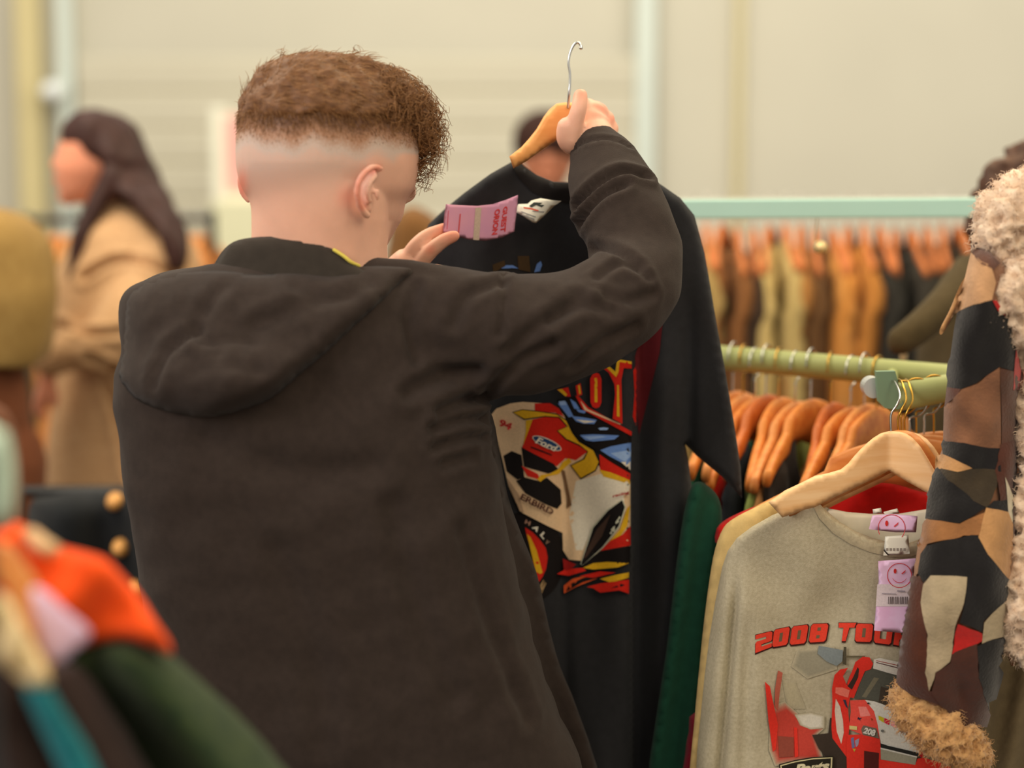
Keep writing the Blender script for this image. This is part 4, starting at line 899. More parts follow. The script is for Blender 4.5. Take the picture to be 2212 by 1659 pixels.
# garments right behind the grey shirt
cm = cloth('cream cotton', (214, 184, 122)); rm = cloth('scarlet cotton', (196, 30, 26)); dg = cloth('deep green fleece', (26, 66, 50)); ma = cloth('maroon cotton', (120, 24, 40))
tag(puff('shirt', [(1700, 1063), (1660, 1082), (1620, 1101), (1585, 1120), (1563, 1140), (1545, 1185), (1533, 1250), (1520, 1350), (1510, 1450), (1500, 1560), (1490, 1740), (1560, 1740), (1640, 1500), (1740, 1300), (1760, 1150), (1740, 1085), (1722, 1056)], 2.345, .02, cm, rim=12, fold=lambda a, b: .004*math.sin(a/26)+.006*math.sin((a+b*.3)/20), step=14), 'cream shirt showing along the shoulder just behind the grey shirt', 'shirt')
tag(puff('shirt', [(1812, 1020), (1760, 1042), (1700, 1068), (1640, 1090), (1592, 1110), (1560, 1128), (1546, 1150), (1560, 1180), (1700, 1180), (1900, 1160), (2060, 1120), (2060, 1075), (1990, 1062), (1935, 1046), (1880, 1040), (1840, 1020)], 2.38, .015, rm, rim=8, fold=lambda a, b: .006*math.sin((a+b)/28), step=14), 'bright red shirt inside the front hanger, behind the cream shirt', 'shirt')
tag(puff('fleece', [(1508, 1040), (1530, 1050), (1552, 1075), (1560, 1120), (1552, 1200), (1535, 1300), (1525, 1420), (1516, 1540), (1510, 1740), (1400, 1740), (1440, 1400), (1470, 1150), (1490, 1060)], 2.42, .06, dg, rim=30, fold=lambda a, b: .01*math.sin((a+b*.15)/14), step=14), 'deep green fleece sleeve hanging left of the cream shirt', 'fleece')
tag(puff('shirt', [(1500, 1540), (1488, 1580), (1480, 1630), (1478, 1740), (1600, 1740), (1600, 1560)], 2.38, .04, ma, rim=14, step=16), 'maroon shirt corner at the lower left of the grey shirt', 'shirt')
# ------------------------------------------------------------------ patchwork sheepskin coat
YS = 2.20
suede = mat('brown suede', (132, 92, 66), .95, rgb2=(116, 78, 54), mscale=60, bump=.4, bscale=300, sheen=.3)
def sm_(n, c, v=.12): return mat(n+' suede patch', c, .95, rgb2=tuple(int(q*(1-v)) for q in c), mscale=50, bump=.5, bscale=260, sheen=.25)
furm = mat('cream curly fleece', (228, 206, 182), .95, rgb2=(214, 182, 152), mscale=70, bump=.5, bscale=350, sheen=.3)
furt = mat('tan curly fleece', (214, 168, 112), .95, rgb2=(188, 140, 88), mscale=70, bump=.5, bscale=350, sheen=.3)
ct = thing('coat', 'patchwork suede coat with cream curly fleece collar and cuff at the right edge', 'coat', at(2150, 1640, 2.25))
def cf(a, b): return .02*math.sin(b/120)+.004*noise.noise(Vector((a*.02, b*.012, 4)))*3
bodyp = [(2125, 560), (2180, 545), (2300, 540), (2460, 600), (2500, 1200), (2500, 1760), (2190, 1760), (2160, 1400), (2140, 1000), (2120, 700)]
puff('coat_body', bodyp, 2.30, .07, suede, ct, rim=40, fold=cf, step=16)
sl = [(2104, 540), (2090, 590), (2078, 640), (2068, 690), (2058, 740), (2050, 790), (2045, 845), (2041, 900), (2040, 950), (2030, 985), (2020, 1015), (2007, 1060), (2000, 1120), (1988, 1180), (1974, 1245), (1964, 1300), (1952, 1380), (1944, 1450), (1950, 1500), (2010, 1560), (2080, 1590), (2120, 1570), (2132, 1530), (2152, 1470), (2164, 1400), (2178, 1300), (2190, 1180), (2196, 1000), (2200, 850), (2205, 700), (2190, 590), (2150, 545)]
slv = puff('sleeve', sl, YS, .13, suede, ct, rim=62, fold=cf, step=11)
TS = bvh(slv)
zL = lambda u, v: (1900+.4575*u, 900+.4575*v); z8 = lambda u, v: (1880+.434*u, 280+.434*v)
tan = sm_('tan', (190, 142, 92)); brn = sm_('mid brown', (132, 90, 64)); blk = sm_('black', (30, 28, 28)); oli = sm_('dark olive', (62, 52, 38)); dbr = sm_('dark brown', (84, 44, 30)); cam_ = sm_('camel', (156, 106, 64)); gre = sm_('pale grey', (176, 158, 128)); redp = sm_('red', (190, 34, 30)); umb = sm_('umber', (90, 56, 42))
S = [
 ([z8(*p) for p in [(500, 610), (600, 690), (620, 760), (600, 850), (520, 870), (440, 905), (400, 940), (430, 860), (470, 740)]], sm_('sand', (196, 150, 108))),
 ([z8(*p) for p in [(432, 908), (520, 872), (600, 848), (650, 900), (718, 950), (718, 1090), (705, 1200), (640, 1180), (590, 1215), (520, 1262), (455, 1290), (380, 1280), (398, 1130), (415, 1000)]], blk),
 ([z8(*p) for p in [(500, 560), (530, 560), (640, 670), (610, 700), (560, 670), (510, 620)]], umb),
 ([z8(*p) for p in [(380, 1280), (455, 1290), (430, 1330), (368, 1385)]], dbr), ([z8(*p) for p in [(460, 1290), (530, 1262), (640, 1180), (640, 1400), (642, 1592), (500, 1570), (362, 1545), (366, 1380), (425, 1335)]], brn),
 ([z8(*p) for p in [(642, 1185), (700, 1200), (760, 1290), (760, 1560), (645, 1590)]], umb), ([z8(*p) for p in [(600, 850), (622, 850), (665, 925), (630, 905)]], redp), ([z8(*p) for p in [(712, 1090), (730, 1170), (752, 1290), (700, 1292), (704, 1200)]], redp),
]+[([zL(*p) for p in q[0]], q[1]) for q in [
 ([(300, 108), (430, 132), (562, 150), (565, 262), (430, 240), (312, 182)], blk), ([(262, 200), (310, 180), (432, 240), (370, 262), (262, 245)], tan), ([(562, 130), (660, 100), (640, 400), (560, 400), (545, 260)], dbr),
 ([(285, 245), (372, 262), (430, 242), (545, 250), (548, 330), (502, 432), (440, 400), (330, 300)], oli), ([(262, 245), (290, 245), (330, 300), (440, 400), (496, 432), (440, 470), (370, 500), (272, 495), (215, 482), (230, 350)], blk),
 ([(500, 430), (530, 398), (592, 392), (596, 452), (560, 445)], blk), ([(578, 285), (600, 340), (628, 420), (606, 520), (592, 450)], sm_('cream', (206, 196, 170))),
 ([(212, 490), (270, 495), (370, 502), (440, 475), (492, 455), (484, 560), (400, 565), (330, 580), (242, 602), (212, 660), (200, 740), (160, 757), (180, 620)], cam_),
 ([(496, 432), (592, 452), (612, 510), (608, 792), (560, 740), (510, 670), (450, 612), (478, 540)], tan), ([(612, 400), (660, 400), (660, 850), (600, 860), (610, 700)], dbr),
 ([(240, 612), (330, 580), (462, 562), (500, 655), (632, 820), (592, 852), (480, 960), (472, 1012), (380, 962), (412, 757), (250, 752), (222, 782), (198, 742), (212, 655)], blk),
 ([(150, 757), (200, 760), (222, 785), (212, 880), (232, 1010), (222, 1150), (240, 1280), (258, 1290), (290, 1350), (240, 1330), (160, 1300), (80, 1240), (105, 1040), (135, 900)], dbr),
 ([(250, 752), (412, 757), (385, 900), (358, 985), (322, 1150), (262, 1200), (250, 1250), (240, 1285), (218, 1200), (232, 1020), (208, 880), (222, 790)], gre),
 ([(372, 968), (472, 1018), (478, 1052), (440, 1072), (330, 1118)], redp), ([(612, 838), (640, 860), (640, 1040), (575, 1032), (520, 1045), (472, 1066), (480, 968), (540, 900)], gre),
 ([(330, 1118), (448, 1066), (452, 1200), (500, 1400), (485, 1452), (380, 1442), (290, 1350), (252, 1290), (262, 1200), (322, 1155)], sm_('oxblood', (78, 44, 34))),
 ([(448, 1078), (520, 1046), (575, 1034), (576, 1130), (548, 1250), (502, 1400), (456, 1220)], blk)]]
decals('suede_patches', slv, S, ct, lift=.0026, dl=.00025, step=11, T=TS, nrm=True)
# the loose flap edge of the upper patch
puff('flap_edge', [(2086, 600), (2075, 650), (2055, 690), (2035, 722), (2030, 712), (2052, 668), (2072, 620)], 2.19, .004, tan, ct, rim=4, step=10)
def fur(name, segs, m, parent, vox=.0045, amp=.010):
    mb = MB()
    for s_ in segs: px_tube(mb, s_, n=18)
    o = mb.build(name, m, parent); remesh(o, vox, 3); V = verts(o); N = norms(o)
    D = np.empty(len(V))
    for i, p in enumerate(V):
        v = Vector(p); a = abs(noise.noise(v*62)); b_ = abs(noise.noise(v*150)); c_ = noise.noise(v*22)
        D[i] = amp*(.9-a*2.6)+amp*.45*(.5-b_*2.2)+amp*.6*c_
    setv(o, V+N*D[:, None]); return o
fc = fur('fleece_collar', [[(2212, 430, 2.22, 60), (2180, 470, 2.18, 62), (2160, 520, 2.17, 44)], [(2290, 420, 2.24, 70), (2240, 500, 2.2, 70), (2220, 560, 2.19, 50)], [(2250, 600, 2.19, 52), (2200, 620, 2.15, 52), (2175, 655, 2.145, 42)], [(2280, 640, 2.19, 66), (2220, 680, 2.16, 50), (2200, 705, 2.15, 30)]], furm, ct)
fe = fur('fleece_front_edge', [[(2235, 700, 2.2, 36), (2232, 850, 2.2, 34), (2238, 950, 2.19, 34), (2222, 1100, 2.17, 30), (2212, 1220, 2.16, 32), (2205, 1320, 2.15, 44), (2215, 1400, 2.16, 34)]], furm, ct)
fk = fur('fleece_cuff', [[(1952, 1505, 2.19, 22), (1975, 1530, 2.17, 44), (2030, 1570, 2.16, 54), (2075, 1605, 2.16, 50), (2095, 1630, 2.17, 40)], [(1950, 1480, 2.2, 12), (1965, 1500, 2.2, 20)]], furt, ct)
for T_, S_, m_ in ((fc, 4200, furm), (fk, 2200, furt), (fe, 1800, furm)):
    V = verts(T_); N = norms(T_); mb = MB(); ids = np.random.permutation(len(V))[:S_]
    for i in ids: strand(mb, Vector(V[i])-Vector(N[i])*.001, Vector(N[i])+Vector(np.random.uniform(-.8, .8, 3)), random.uniform(.005, .011), .0006, .0016, random.uniform(4, 9), n=6, grav=.2)
    tag(mb.build('fleece_pile', m_, T_), kind='stuff')
tag(puff('coat', [(2120, 1380), (2160, 1370), (2230, 1390), (2300, 1500), (2300, 1760), (2080, 1760), (2100, 1600)], 2.27, .05, cloth('taupe wool', (108, 94, 70)), rim=30, fold=lambda a, b: .012*math.sin((a+b*.2)/13), step=16), 'taupe grey wool coat hem under the patchwork coat at lower right', 'coat')
h3 = thing('clothes_hanger', 'wooden hanger inside the patchwork coat, just outside the frame', 'hanger', at(2300, 470, 2.24))
puff('hanger_body', [(2190, 500), (2290, 470), (2310, 462), (2330, 470), (2430, 500), (2430, 530), (2310, 500), (2190, 530)], 2.26, .014, M['wood'], h3, rim=4, step=14)
mb = MB(); px_tube(mb, [(2310, 466, 2.24, 3), (2310, 440, 2.24, 3), (2325, 425, 2.24, 3), (2310, 405, 2.24, 3)], n=8); mb.build('hook', M['chrome'], h3)
# ------------------------------------------------------------------ blurred clothes close to the camera, lower left
fr = thing('clothes_rack', 'black clothes rack just outside the frame holding the near blurred clothes', 'clothes rack', (-.45, 1.4, 0))
Fa = at(-70, 1000, 1.1); Fb = at(-70, 960, 1.9)
MB().tube([Fa, Fb], [.014, .014], n=12).build('rail', M['black'], fr)
for P_ in (Fa, Fb): MB().tube([P_, Vector((P_.x, P_.y, .02))], [.013, .013], n=10).build('post', M['black'], fr)
z7 = lambda u, v: (.4695*u, 880+.4695*v)
def fg(name, label, cat, poly, Y, th, m, rim=25, fold=None, step=18, group=None):
    return tag(puff(name, [z7(*p) for p in poly], Y, th, m, rim=rim, fold=fold, step=step), label, cat, group)
fg('shirt', 'glowing orange shirt, blurred, hanging close at lower left', 'shirt', [(-200, 600), (20, 560), (60, 530), (110, 540), (200, 605), (290, 640), (400, 668), (490, 700), (560, 770), (640, 860), (720, 990), (785, 1085), (785, 1140), (700, 1105), (600, 1075), (450, 1090), (300, 1150), (100, 1200), (-200, 1200)], 1.40, .05, cloth('neon orange jersey', (255, 88, 30)), 30, lambda a, b: .01*math.sin((a+b)/40))
fg('sweater', 'dark green sweater, blurred, below the orange shirt', 'sweater', [(300, 1050), (440, 1060), (600, 1058), (700, 1085), (790, 1140), (950, 1280), (1130, 1450), (1290, 1640), (1420, 1900), (300, 1900), (350, 1500), (250, 1250)], 1.44, .09, cloth('moss green wool', (58, 70, 42), (42, 56, 38)), 60, lambda a, b: .03*math.sin((a*.8-b*.62+120)/38)*sstep(a, 150, 260))
fg('jacket', 'dark brown jacket, blurred, under the pink tag at lower left', 'jacket', [(-200, 1100), (100, 1250), (230, 1200), (330, 1180), (420, 1250), (520, 1400), (620, 1560), (720, 1900), (-200, 1900)], 1.36, .06, cloth('dark umber cotton', (50, 38, 34)), 30, lambda a, b: .015*math.sin((a*.85-b*.5)/24))
o = thing('clothes_hanger', 'tan wooden hanger, blurred, beside the pink tag at the left edge', 'hanger', at(20, 1400, 1.30))
puff('hanger_body', [z7(*p) for p in [(-150, 560), (0, 620), (60, 640), (120, 715), (190, 830), (235, 960), (250, 1080), (240, 1180), (205, 1260), (150, 1120), (60, 900), (0, 800), (-150, 700)]], 1.30, .02, M['wood'], o, rim=10, step=16)
mb = MB(); px_tube(mb, [(-40, 1170, 1.30, 4), (-46, 1080, 1.30, 4), (-60, 1020, 1.30, 4), (-90, 1000, 1.30, 4)], n=8); mb.build('hook', M['chrome'], o)
fg('clothes_hanger', 'yellow wooden hanger end, blurred, on top of the orange shirt', 'hanger', [(95, 562), (160, 556), (220, 600), (285, 648), (240, 690), (180, 680), (125, 615)], 1.355, .02, M['woodl'], 10)
fg('price_tag', 'pale lilac price tag, blurred, hanging at lower left', 'price tag', [(145, 835), (215, 848), (300, 930), (415, 1035), (350, 1110), (275, 1178), (205, 1135), (160, 980)], 1.27, .002, mat('lilac card', (232, 198, 226), .6), 4)
fg('shirt', 'cream shirt, blurred, at the left edge below the tan hanger', 'shirt', [(-150, 780), (0, 850), (50, 890), (100, 990), (190, 1150), (235, 1265), (180, 1285), (110, 1280), (0, 1180), (-150, 1150)], 1.24, .05, cloth('cream poplin', (232, 206, 156)), 25, lambda a, b: .01*math.sin((a+b*.4)/16))
fg('scarf', 'teal scarf, blurred, hanging at lower left', 'scarf', [(105, 1285), (215, 1275), (300, 1400), (390, 1540), (470, 1700), (560, 1900), (380, 1900), (260, 1640), (170, 1450)], 1.25, .05, cloth('teal satin', (34, 118, 122), (28, 90, 98)), 24)
fg('blouse', 'mint green blouse, blurred, at the left edge', 'blouse', [(-150, 50), (0, 100), (35, 130), (60, 260), (62, 400), (30, 530), (-150, 540)], 1.22, .05, cloth('mint cotton', (200, 222, 200)), 24)
fg('jacket', 'brown jacket, blurred, hanging behind the mint blouse', 'jacket', [(-150, -20), (0, -10), (60, 60), (90, 180), (105, 400), (110, 620), (60, 640), (-150, 640)], 1.6, .05, cloth('chestnut cotton', (112, 72, 50)), 24)
# ------------------------------------------------------------------ woman in the beige coat, walking left, out of focus
sk = mat('soft skin', (226, 150, 118), .55, sss=.15)
dh = mat('dark brown long hair', (62, 34, 28), .6, rgb2=(44, 24, 20), mscale=60, stretch=(1, 1, .3))
YW = 4.4
wo = thing('person', 'woman with long dark brown hair in a beige coat, facing left behind the man', 'person', (at(260, 700, YW).x, YW, 0))
mb = MB()
px_rings(mb, [(258, 170, 225, YW, .05), (280, 142, 262, YW, .075), (310, 130, 278, YW, .085), (340, 124, 282, YW, .085), (365, 121, 278, YW, .082), (390, 126, 262, YW, .07), (415, 132, 236, YW, .055), (438, 145, 205, YW, .03)], n=32)
px_tube(mb, [(132, 335, YW, 10), (120, 352, YW, 9), (118, 362, YW, 7)], n=10); px_tube(mb, [(124, 385, YW, 9), (124, 395, YW, 8)], n=8); px_tube(mb, [(138, 425, YW, 14), (150, 432, YW, 14)], n=8)
px_tube(mb, [(225, 380, YW, 50), (240, 450, YW, 50), (270, 520, YW, 70), (290, 700, YW, 95), (290, 900, YW, 95)], n=16)
px_tube(mb, [(290, 540, YW-.1, 30), (240, 700, YW-.17, 28), (140, 765, YW-.2, 24), (108, 800, YW-.2, 18), (100, 840, YW-.2, 20), (98, 860, YW-.2, 18)], n=12)
for i in range(4): px_tube(mb, [(96-6*i, 850, YW-.2, 7), (92-5*i, 880+3*i, YW-.2, 6.5), (98-4*i, 902-2*i, YW-.2, 6)], n=8)
px_tube(mb, [(112, 830, YW-.2, 8), (122, 855, YW-.2, 7), (118, 880, YW-.2, 6)], n=8)
b = mb.build('body', sk, wo); remesh(b, .006, 3)
mb = MB()
px_rings(mb, [(238, 182, 222, YW, .03), (250, 155, 262, YW, .075), (270, 138, 290, YW, .095), (300, 138, 306, YW, .102), (325, 158, 316, YW, .105), (345, 195, 326, YW, .105), (370, 222, 338, YW+.01, .10), (400, 226, 352, YW-.02, .10), (430, 268, 368, YW-.06, .09), (470, 312, 388, YW-.10, .075), (510, 340, 402, YW-.13, .06), (550, 358, 406, YW-.14, .05), (585, 368, 398, YW-.14, .04)], n=32)
px_tube(mb, [(240, 385, YW-.09, 30), (205, 450, YW-.11, 24), (175, 520, YW-.13, 18), (158, 570, YW-.14, 12), (148, 605, YW-.14, 6)], n=14)
h = mb.build('hair', dh, wo); remesh(h, .008, 4); wob(h, .01, 30, 2, (1, 1, .2))
coatm = cloth('beige wool coat', (202, 164, 124), (184, 144, 104))
mb = MB()
px_rings(mb, [(428, 228, 290, YW, .06), (455, 200, 330, YW, .10), (490, 172, 385, YW, .14), (530, 155, 425, YW, .16), (600, 132, 445, YW, .17), (700, 120, 450, YW, .17), (800, 122, 455, YW, .17), (900, 115, 462, YW, .18), (1000, 112, 470, YW, .19), (1056, 112, 474, YW, .19)], n=44, pw=2.3)
px_tube(mb, [(330, 570, YW-.1, 66), (280, 680, YW-.17, 66), (220, 745, YW-.2, 58), (150, 760, YW-.21, 46), (112, 778, YW-.21, 36)], n=20)
c = mb.build('coat', coatm, wo); remesh(c, .009, 4); wob(c, .02, 5, 1)
creases(c, [([(180, 600), (260, 560), (370, 590), (400, 640)], 16, .02), ([(130, 700), (200, 720), (330, 700), (420, 620)], 14, .02), ([(190, 770), (260, 790), (330, 770), (420, 690)], 16, .03), ([(230, 830), (260, 920), (280, 1030)], 16, .02), ([(330, 800), (340, 900), (350, 1040)], 16, .02)])
mb = MB()
for dx, dy in ((-.08, -.03), (.10, .05)):
    x = at(290, 1000, YW).x+dx; mb.tube([(x, YW+dy, .95), (x, YW+dy, .5), (x, YW+dy, .08)], [.1, .07, .05], n=14)
tr = mb.build('trousers', cloth('black trousers', (26, 26, 30)), wo)
for dx, dy in ((-.08, -.03), (.10, .05)):
    x = at(290, 1000, YW).x+dx; mb = MB(); mb.tube([(x+.05, YW+dy, .045), (x-.06, YW+dy, .045), (x-.15, YW+dy, .035)], [.04, .042, .03], n=12); mb.build('shoe', M['black'], wo)
# ---- the shopper cut by the left edge
YO = 3.9
ol = thing('person', 'person in an olive tan coat cut off by the left edge of the picture', 'person', (at(-60, 700, YO).x, YO, 0))
mb = MB(); px_rings(mb, [(290, -160, -90, YO, .04), (320, -190, -60, YO, .09), (370, -195, -50, YO, .1), (420, -180, -65, YO, .08), (450, -150, -70, YO, .06), (500, -140, -50, YO, .06), (600, -160, 20, YO, .1), (900, -160, 20, YO, .1)], n=24); b = mb.build('body', sk, ol); remesh(b, .008, 3)
mb = MB(); px_rings(mb, [(275, -150, -100, YO, .04), (300, -190, -60, YO, .1), (350, -202, -58, YO+.02, .11), (400, -198, -75, YO+.03, .1), (430, -180, -90, YO+.03, .08)], n=24); mb.build('hair', dh, ol)
mb = MB(); px_rings(mb, [(446, -80, 5, YO, .08), (466, -180, 40, YO, .12), (500, -230, 74, YO, .15), (560, -250, 104, YO, .16), (650, -260, 122, YO, .17), (740, -250, 118, YO, .17), (785, -240, 96, YO, .17)], n=36, pw=2.4)
c = mb.build('coat', cloth('olive tan canvas', (158, 128, 74), (142, 112, 62)), ol); remesh(c, .01, 3); wob(c, .02, 6, 4)
mb = MB(); px_rings(mb, [(770, -200, 40, YO, .14), (900, -200, 62, YO, .14), (1050, -190, 50, YO, .13)], n=24)
for s_ in (-110, 0):
    x = at(s_, 1000, YO).x; mb.tube([(x, YO, .95), (x, YO, .5), (x, YO, .03)], [.1, .08, .06], n=14)
t_ = mb.build('trousers', cloth('rust brown corduroy', (112, 66, 42)), ol); remesh(t_, .012, 3)
# ---- the person behind the raised hanger
YB = 5.9
pb = thing('person', 'blurred person with short dark hair seen behind the wooden hanger', 'person', (at(1190, 600, YB).x, YB, 0))
mb = MB(); px_rings(mb, [(255, 1150, 1215, YB, .05), (290, 1125, 1240, YB, .09), (330, 1122, 1242, YB, .095), (365, 1130, 1236, YB, .085), (395, 1145, 1222, YB, .07), (415, 1165, 1205, YB, .05)], n=28)
px_tube(mb, [(1185, 380, YB, 30), (1185, 440, YB, 32), (1185, 520, YB, 60), (1185, 800, YB, 70)], n=14); px_tube(mb, [(1185, 345, YB-.095, 7), (1185, 360, YB-.1, 8)], n=8)
px_tube(mb, [(1170, 385, YB-.085, 5), (1185, 388, YB-.09, 5), (1200, 385, YB-.085, 5)], n=8)
b = mb.build('body', mat('tan skin', (176, 112, 84), .6), pb); remesh(b, .008, 3)
for ex in (1163, 1207):
    mb = MB(); px_tube(mb, [(ex-4, 338, YB-.092, 3.4), (ex+4, 338, YB-.092, 3.4)], n=8); mb.build('eye', mat('dark iris', (30, 22, 20), .3), pb)
mb = MB(); px_rings(mb, [(238, 1160, 1205, YB+.01, .04), (252, 1132, 1232, YB+.01, .085), (280, 1112, 1252, YB+.01, .11), (315, 1108, 1254, YB+.01, .115), (345, 1118, 1246, YB+.02, .10), (372, 1135, 1232, YB+.035, .07)], n=28); mb.build('hair', mat('near black hair', (50, 30, 24), .7), pb)
mb = MB(); px_rings(mb, [(430, 1150, 1222, YB, .06), (450, 1110, 1265, YB, .1), (490, 1065, 1310, YB, .13), (600, 1050, 1320, YB, .14), (900, 1060, 1315, YB, .14)], n=28); 
mb.build('sweater', cloth('dark olive knit', (70, 60, 40)), pb)
mb = MB()
for s_ in (1140, 1235):
    x = at(s_, 900, YB).x; mb.tube([(x, YB, 1.0), (x, YB, .5), (x, YB, .03)], [.1, .08, .06], n=14)
mb.build('trousers', cloth('black trousers', (26, 26, 30)), pb)
# ---- brown coat beside the man's face
tag(puff('coat', [(838, 520), (845, 480), (865, 455), (890, 444), (915, 452), (940, 470), (975, 520), (990, 640), (1000, 1562), (800, 1562), (820, 700)], 4.6, .2, cloth('dark tan wool', (112, 78, 44)), rim=30, step=20), 'blurred dark tan coat between the man\'s face and the black t-shirt', 'coat')
# ---- dark haired woman behind the turquoise rack at the right
YR = 3.15
wr = thing('person', 'person with dark wavy hair and olive jacket behind the racks at the far right', 'person', (at(2190, 700, YR).x, YR, 0))
mb = MB(); px_rings(mb, [(345, 2190, 2250, YR+.02, .04), (365, 2165, 2280, YR+.02, .07), (380, 2150, 2300, YR, .09), (430, 2155, 2290, YR, .085), (470, 2175, 2265, YR, .06), (520, 2180, 2260, YR, .06), (620, 2120, 2320, YR, .1), (1000, 2100, 2330, YR, .1)], n=28)
b = mb.build('body', sk, wr); remesh(b, .007, 3)
mb = MB()
for q in ([(2235, 330, YR, 30), (2215, 345, YR-.02, 46), (2200, 380, YR-.05, 48), (2160, 400, YR-.06, 42), (2130, 430, YR-.05, 30), (2112, 455, YR-.04, 22), (2105, 500, YR-.03, 20), (2110, 560, YR-.03, 26)], [(2250, 350, YR, 56), (2250, 420, YR, 74), (2230, 500, YR, 70), (2210, 570, YR-.03, 60)], [(2180, 375, YR-.05, 40), (2150, 420, YR-.06, 40), (2150, 500, YR-.05, 44), (2150, 570, YR-.05, 40)]):
    px_tube(mb, q, n=18)
h = mb.build('hair', mat('dark wavy brown hair', (84, 54, 38), .6, rgb2=(60, 38, 28), mscale=40), wr); remesh(h, .007, 3); wob(h, .022, 26); wob(h, .008, 70)
mb = MB(); px_rings(mb, [(560, 2120, 2300, YR, .1), (600, 2060, 2360, YR, .13), (660, 2020, 2390, YR, .15), (800, 1985, 2400, YR, .16), (1000, 1990, 2400, YR, .16), (1200, 1990, 2400, YR, .16)], n=36)
px_tube(mb, [(2100, 590, YR-.1, 44), (2040, 650, YR-.2, 40), (1985, 705, YR-.25, 34), (1945, 740, YR-.27, 28)], n=18)
c = mb.build('jacket', cloth('dark olive jacket', (74, 62, 40)), wr); remesh(c, .009, 3); wob(c, .015, 10)
mb = MB()
for s_ in (2120, 2280):
    x = at(s_, 1000, YR).x; mb.tube([(x, YR, .95), (x, YR, .5), (x, YR, .03)], [.1, .08, .06], n=14)
mb.build('trousers', cloth('black trousers', (26, 26, 30)), wr)
px = [(1925, 735, YR-.27, 16), (1912, 742, YR-.27, 14)]
# ---- black bag beside the stub on the rail
mb = MB(); px_tube(mb, [(1952, 772, 2.9, 8), (1954, 725, 2.9, 8)], n=14)
tag(mb.build('upright_stub', mat('cream enamel', (214, 200, 160), .5)), 'short cream upright stub standing behind the olive rail', 'post')
# ------------------------------------------------------------------ back-left black rack with clothes
kb = thing('clothes_rack', 'black clothes rack by the back wall, partly hidden by the woman', 'clothes rack', (at(270, 500, 6.2).x, 6.2, 0))
K0 = at(60, 476, 6.2); K1 = at(458, 470, 6.2)
bm_ = mat('black enamel', (24, 24, 22), .4)
MB().tube([K0, K1], [.014, .014], n=10).build('rail', bm_, kb)
for P_ in (K0, K1): MB().tube([P_+Vector((0, 0, .01)), Vector((P_.x, P_.y, .02))], [.014, .014], n=10).build('post', bm_, kb)
for i, (x, rgb, nm) in enumerate(((85, (70, 60, 44), 'umber'), (118, (196, 128, 72), 'apricot'), (150, (150, 116, 70), 'tan'), (380, (60, 34, 34), 'plum'), (398, (160, 40, 48), 'crimson'), (420, (222, 206, 150), 'cream'), (440, (206, 130, 66), 'amber'))):
    P_ = at(x, 473, 6.2); loc = Vector((P_.x, P_.y, P_.z-.0525)); rz = math.radians(80)
    wooden_hanger('blurred hanger of the %s top on the black rack by the back wall' % nm, loc, rz, M['wood'], M['chrome'], 'hangers on the back left rack')
    garment('top', 'blurred %s top on the black rack by the back wall' % nm, 'top', loc, rz, cloth(nm+' knit', rgb), .09, sx=.8, group='tops on the back left rack', seed=i)
# low cream cabinet panel by the back wall
tag(MB().box((at(456, 440, 7.6).x, 7.6, 0), (at(560, 440, 7.6).x, 7.9, at(500, 436, 7.6).z)).build('display_plinth', mat('pale green cream board', (206, 204, 172), .6), smooth=False), 'pale green cream plinth under the pink poster by the back wall', 'plinth')
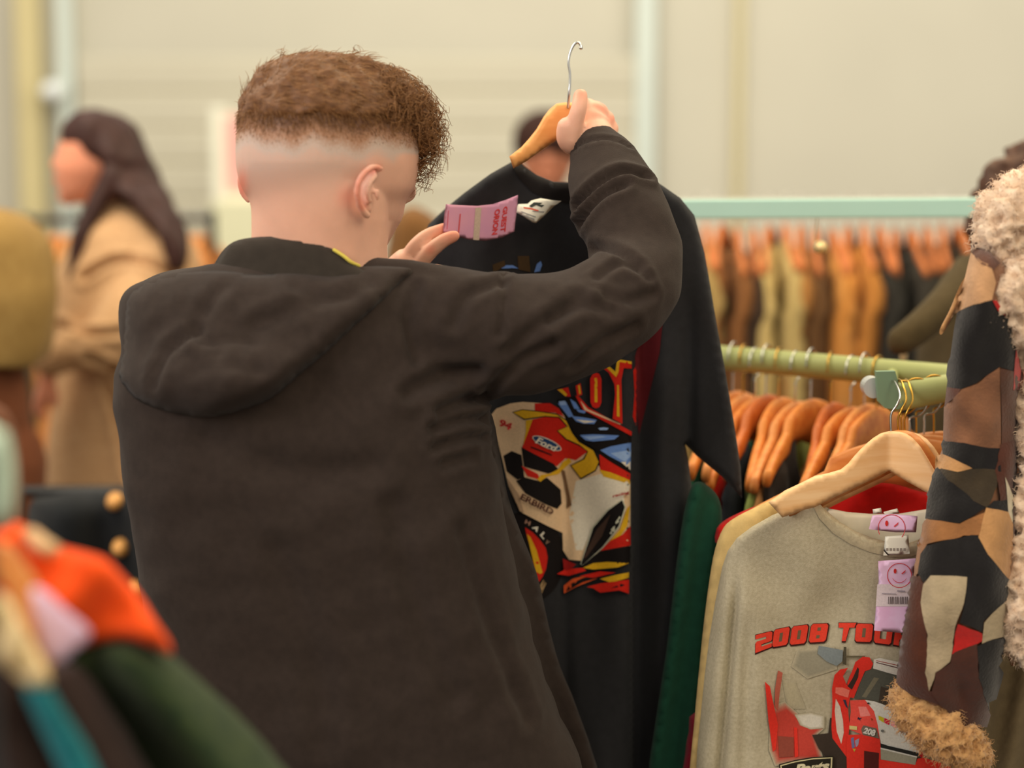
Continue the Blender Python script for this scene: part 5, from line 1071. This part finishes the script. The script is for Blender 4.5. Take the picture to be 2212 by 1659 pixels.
# dark toggle coat on a low rack between the woman and the camera
YD = 3.5
dc = thing('coat', 'black coat with round tan buttons, blurred, below the woman\'s beige coat', 'coat', (at(200, 1300, YD).x, YD, .3))
cb = puff('coat_body', [(60, 1100), (110, 1070), (200, 1060), (330, 1062), (420, 1200), (470, 1760), (20, 1760), (60, 1300)], YD, .18, cloth('black melton wool', (28, 30, 32)), dc, rim=60, fold=lambda a, b: .03*math.sin(a/30), step=22)
TD = bvh(cb)
for x, y in ((250, 1082), (262, 1182), (292, 1272)):
    p = hit(TD, x, y) or at(x, y, YD-.08)
    MB().tube([p, p-Vector((0, .02, 0))], [.017, .014], n=16).build('button', mat('horn button', (206, 150, 84), .4), dc)
dn = thing('clothes_rack', 'low black clothes rack under the blurred black coat at left', 'clothes rack', (at(200, 1300, YD).x, YD+.1, 0))
a_, b_ = at(40, 1062, YD+.1), at(520, 1062, YD+.1)
MB().tube([a_, b_], [.012, .012], n=10).build('rail', bm_, dn)
for P_ in (a_, b_): MB().tube([P_, Vector((P_.x, P_.y, .02))], [.012, .012], n=10).build('post', bm_, dn)
# ------------------------------------------------------------------ light
W = bpy.data.worlds.new('hall light'); bpy.context.scene.world = W; W.use_nodes = True
bg = W.node_tree.nodes['Background']; bg.inputs['Color'].default_value = (1.0, .935, .82, 1); bg.inputs['Strength'].default_value = .72
def area(name, loc, target, size, power, col):
    l = bpy.data.lights.new(name, 'AREA'); l.size = size; l.energy = power; l.color = col
    o = bpy.data.objects.new(name, l); COL.objects.link(o); o.location = loc
    o.rotation_euler = (Vector(target)-Vector(loc)).to_track_quat('-Z', 'Y').to_euler(); return o
area('overhead_fill', (-1.6, 3.3, 3.5), (-.9, 4.3, 1.0), 1.6, 75, (1.0, .88, .68))  # unseen lamp added to brighten the woman's coat, left of the man
area('window_light', (-2.6, .2, 3.0), (-.1, 2.2, 1.4), 1.6, 70, (1.0, .92, .88))
area('overhead_fill', (1.2, 3.6, 3.6), (.8, 2.6, 1.2), 2.0, 70, (1.0, .82, .52))
area('overhead_fill', (1.1, .5, 2.9), (.9, 2.4, 1.1), 1.2, 26, (1.0, .84, .60))  # added out of view above the camera to lift the dim right side
area('overhead_fill', (-1.0, 6.0, 3.8), (-1.0, 8.0, 1.6), 3.0, 80, (1.0, .94, .80))  # added unseen source that brightens the left of the back wall
area('overhead_fill', (2.5, 6.0, 3.8), (2.5, 8.6, 1.6), 3.0, 80, (1.0, .94, .80))  # added unseen source, same job for the right of the back wall
sc = bpy.context.scene
sc.view_settings.view_transform = 'Standard'; sc.view_settings.look = 'None'; sc.view_settings.gamma = 1
sc.view_settings.exposure = 0.0; sc.view_settings.use_curve_mapping = False
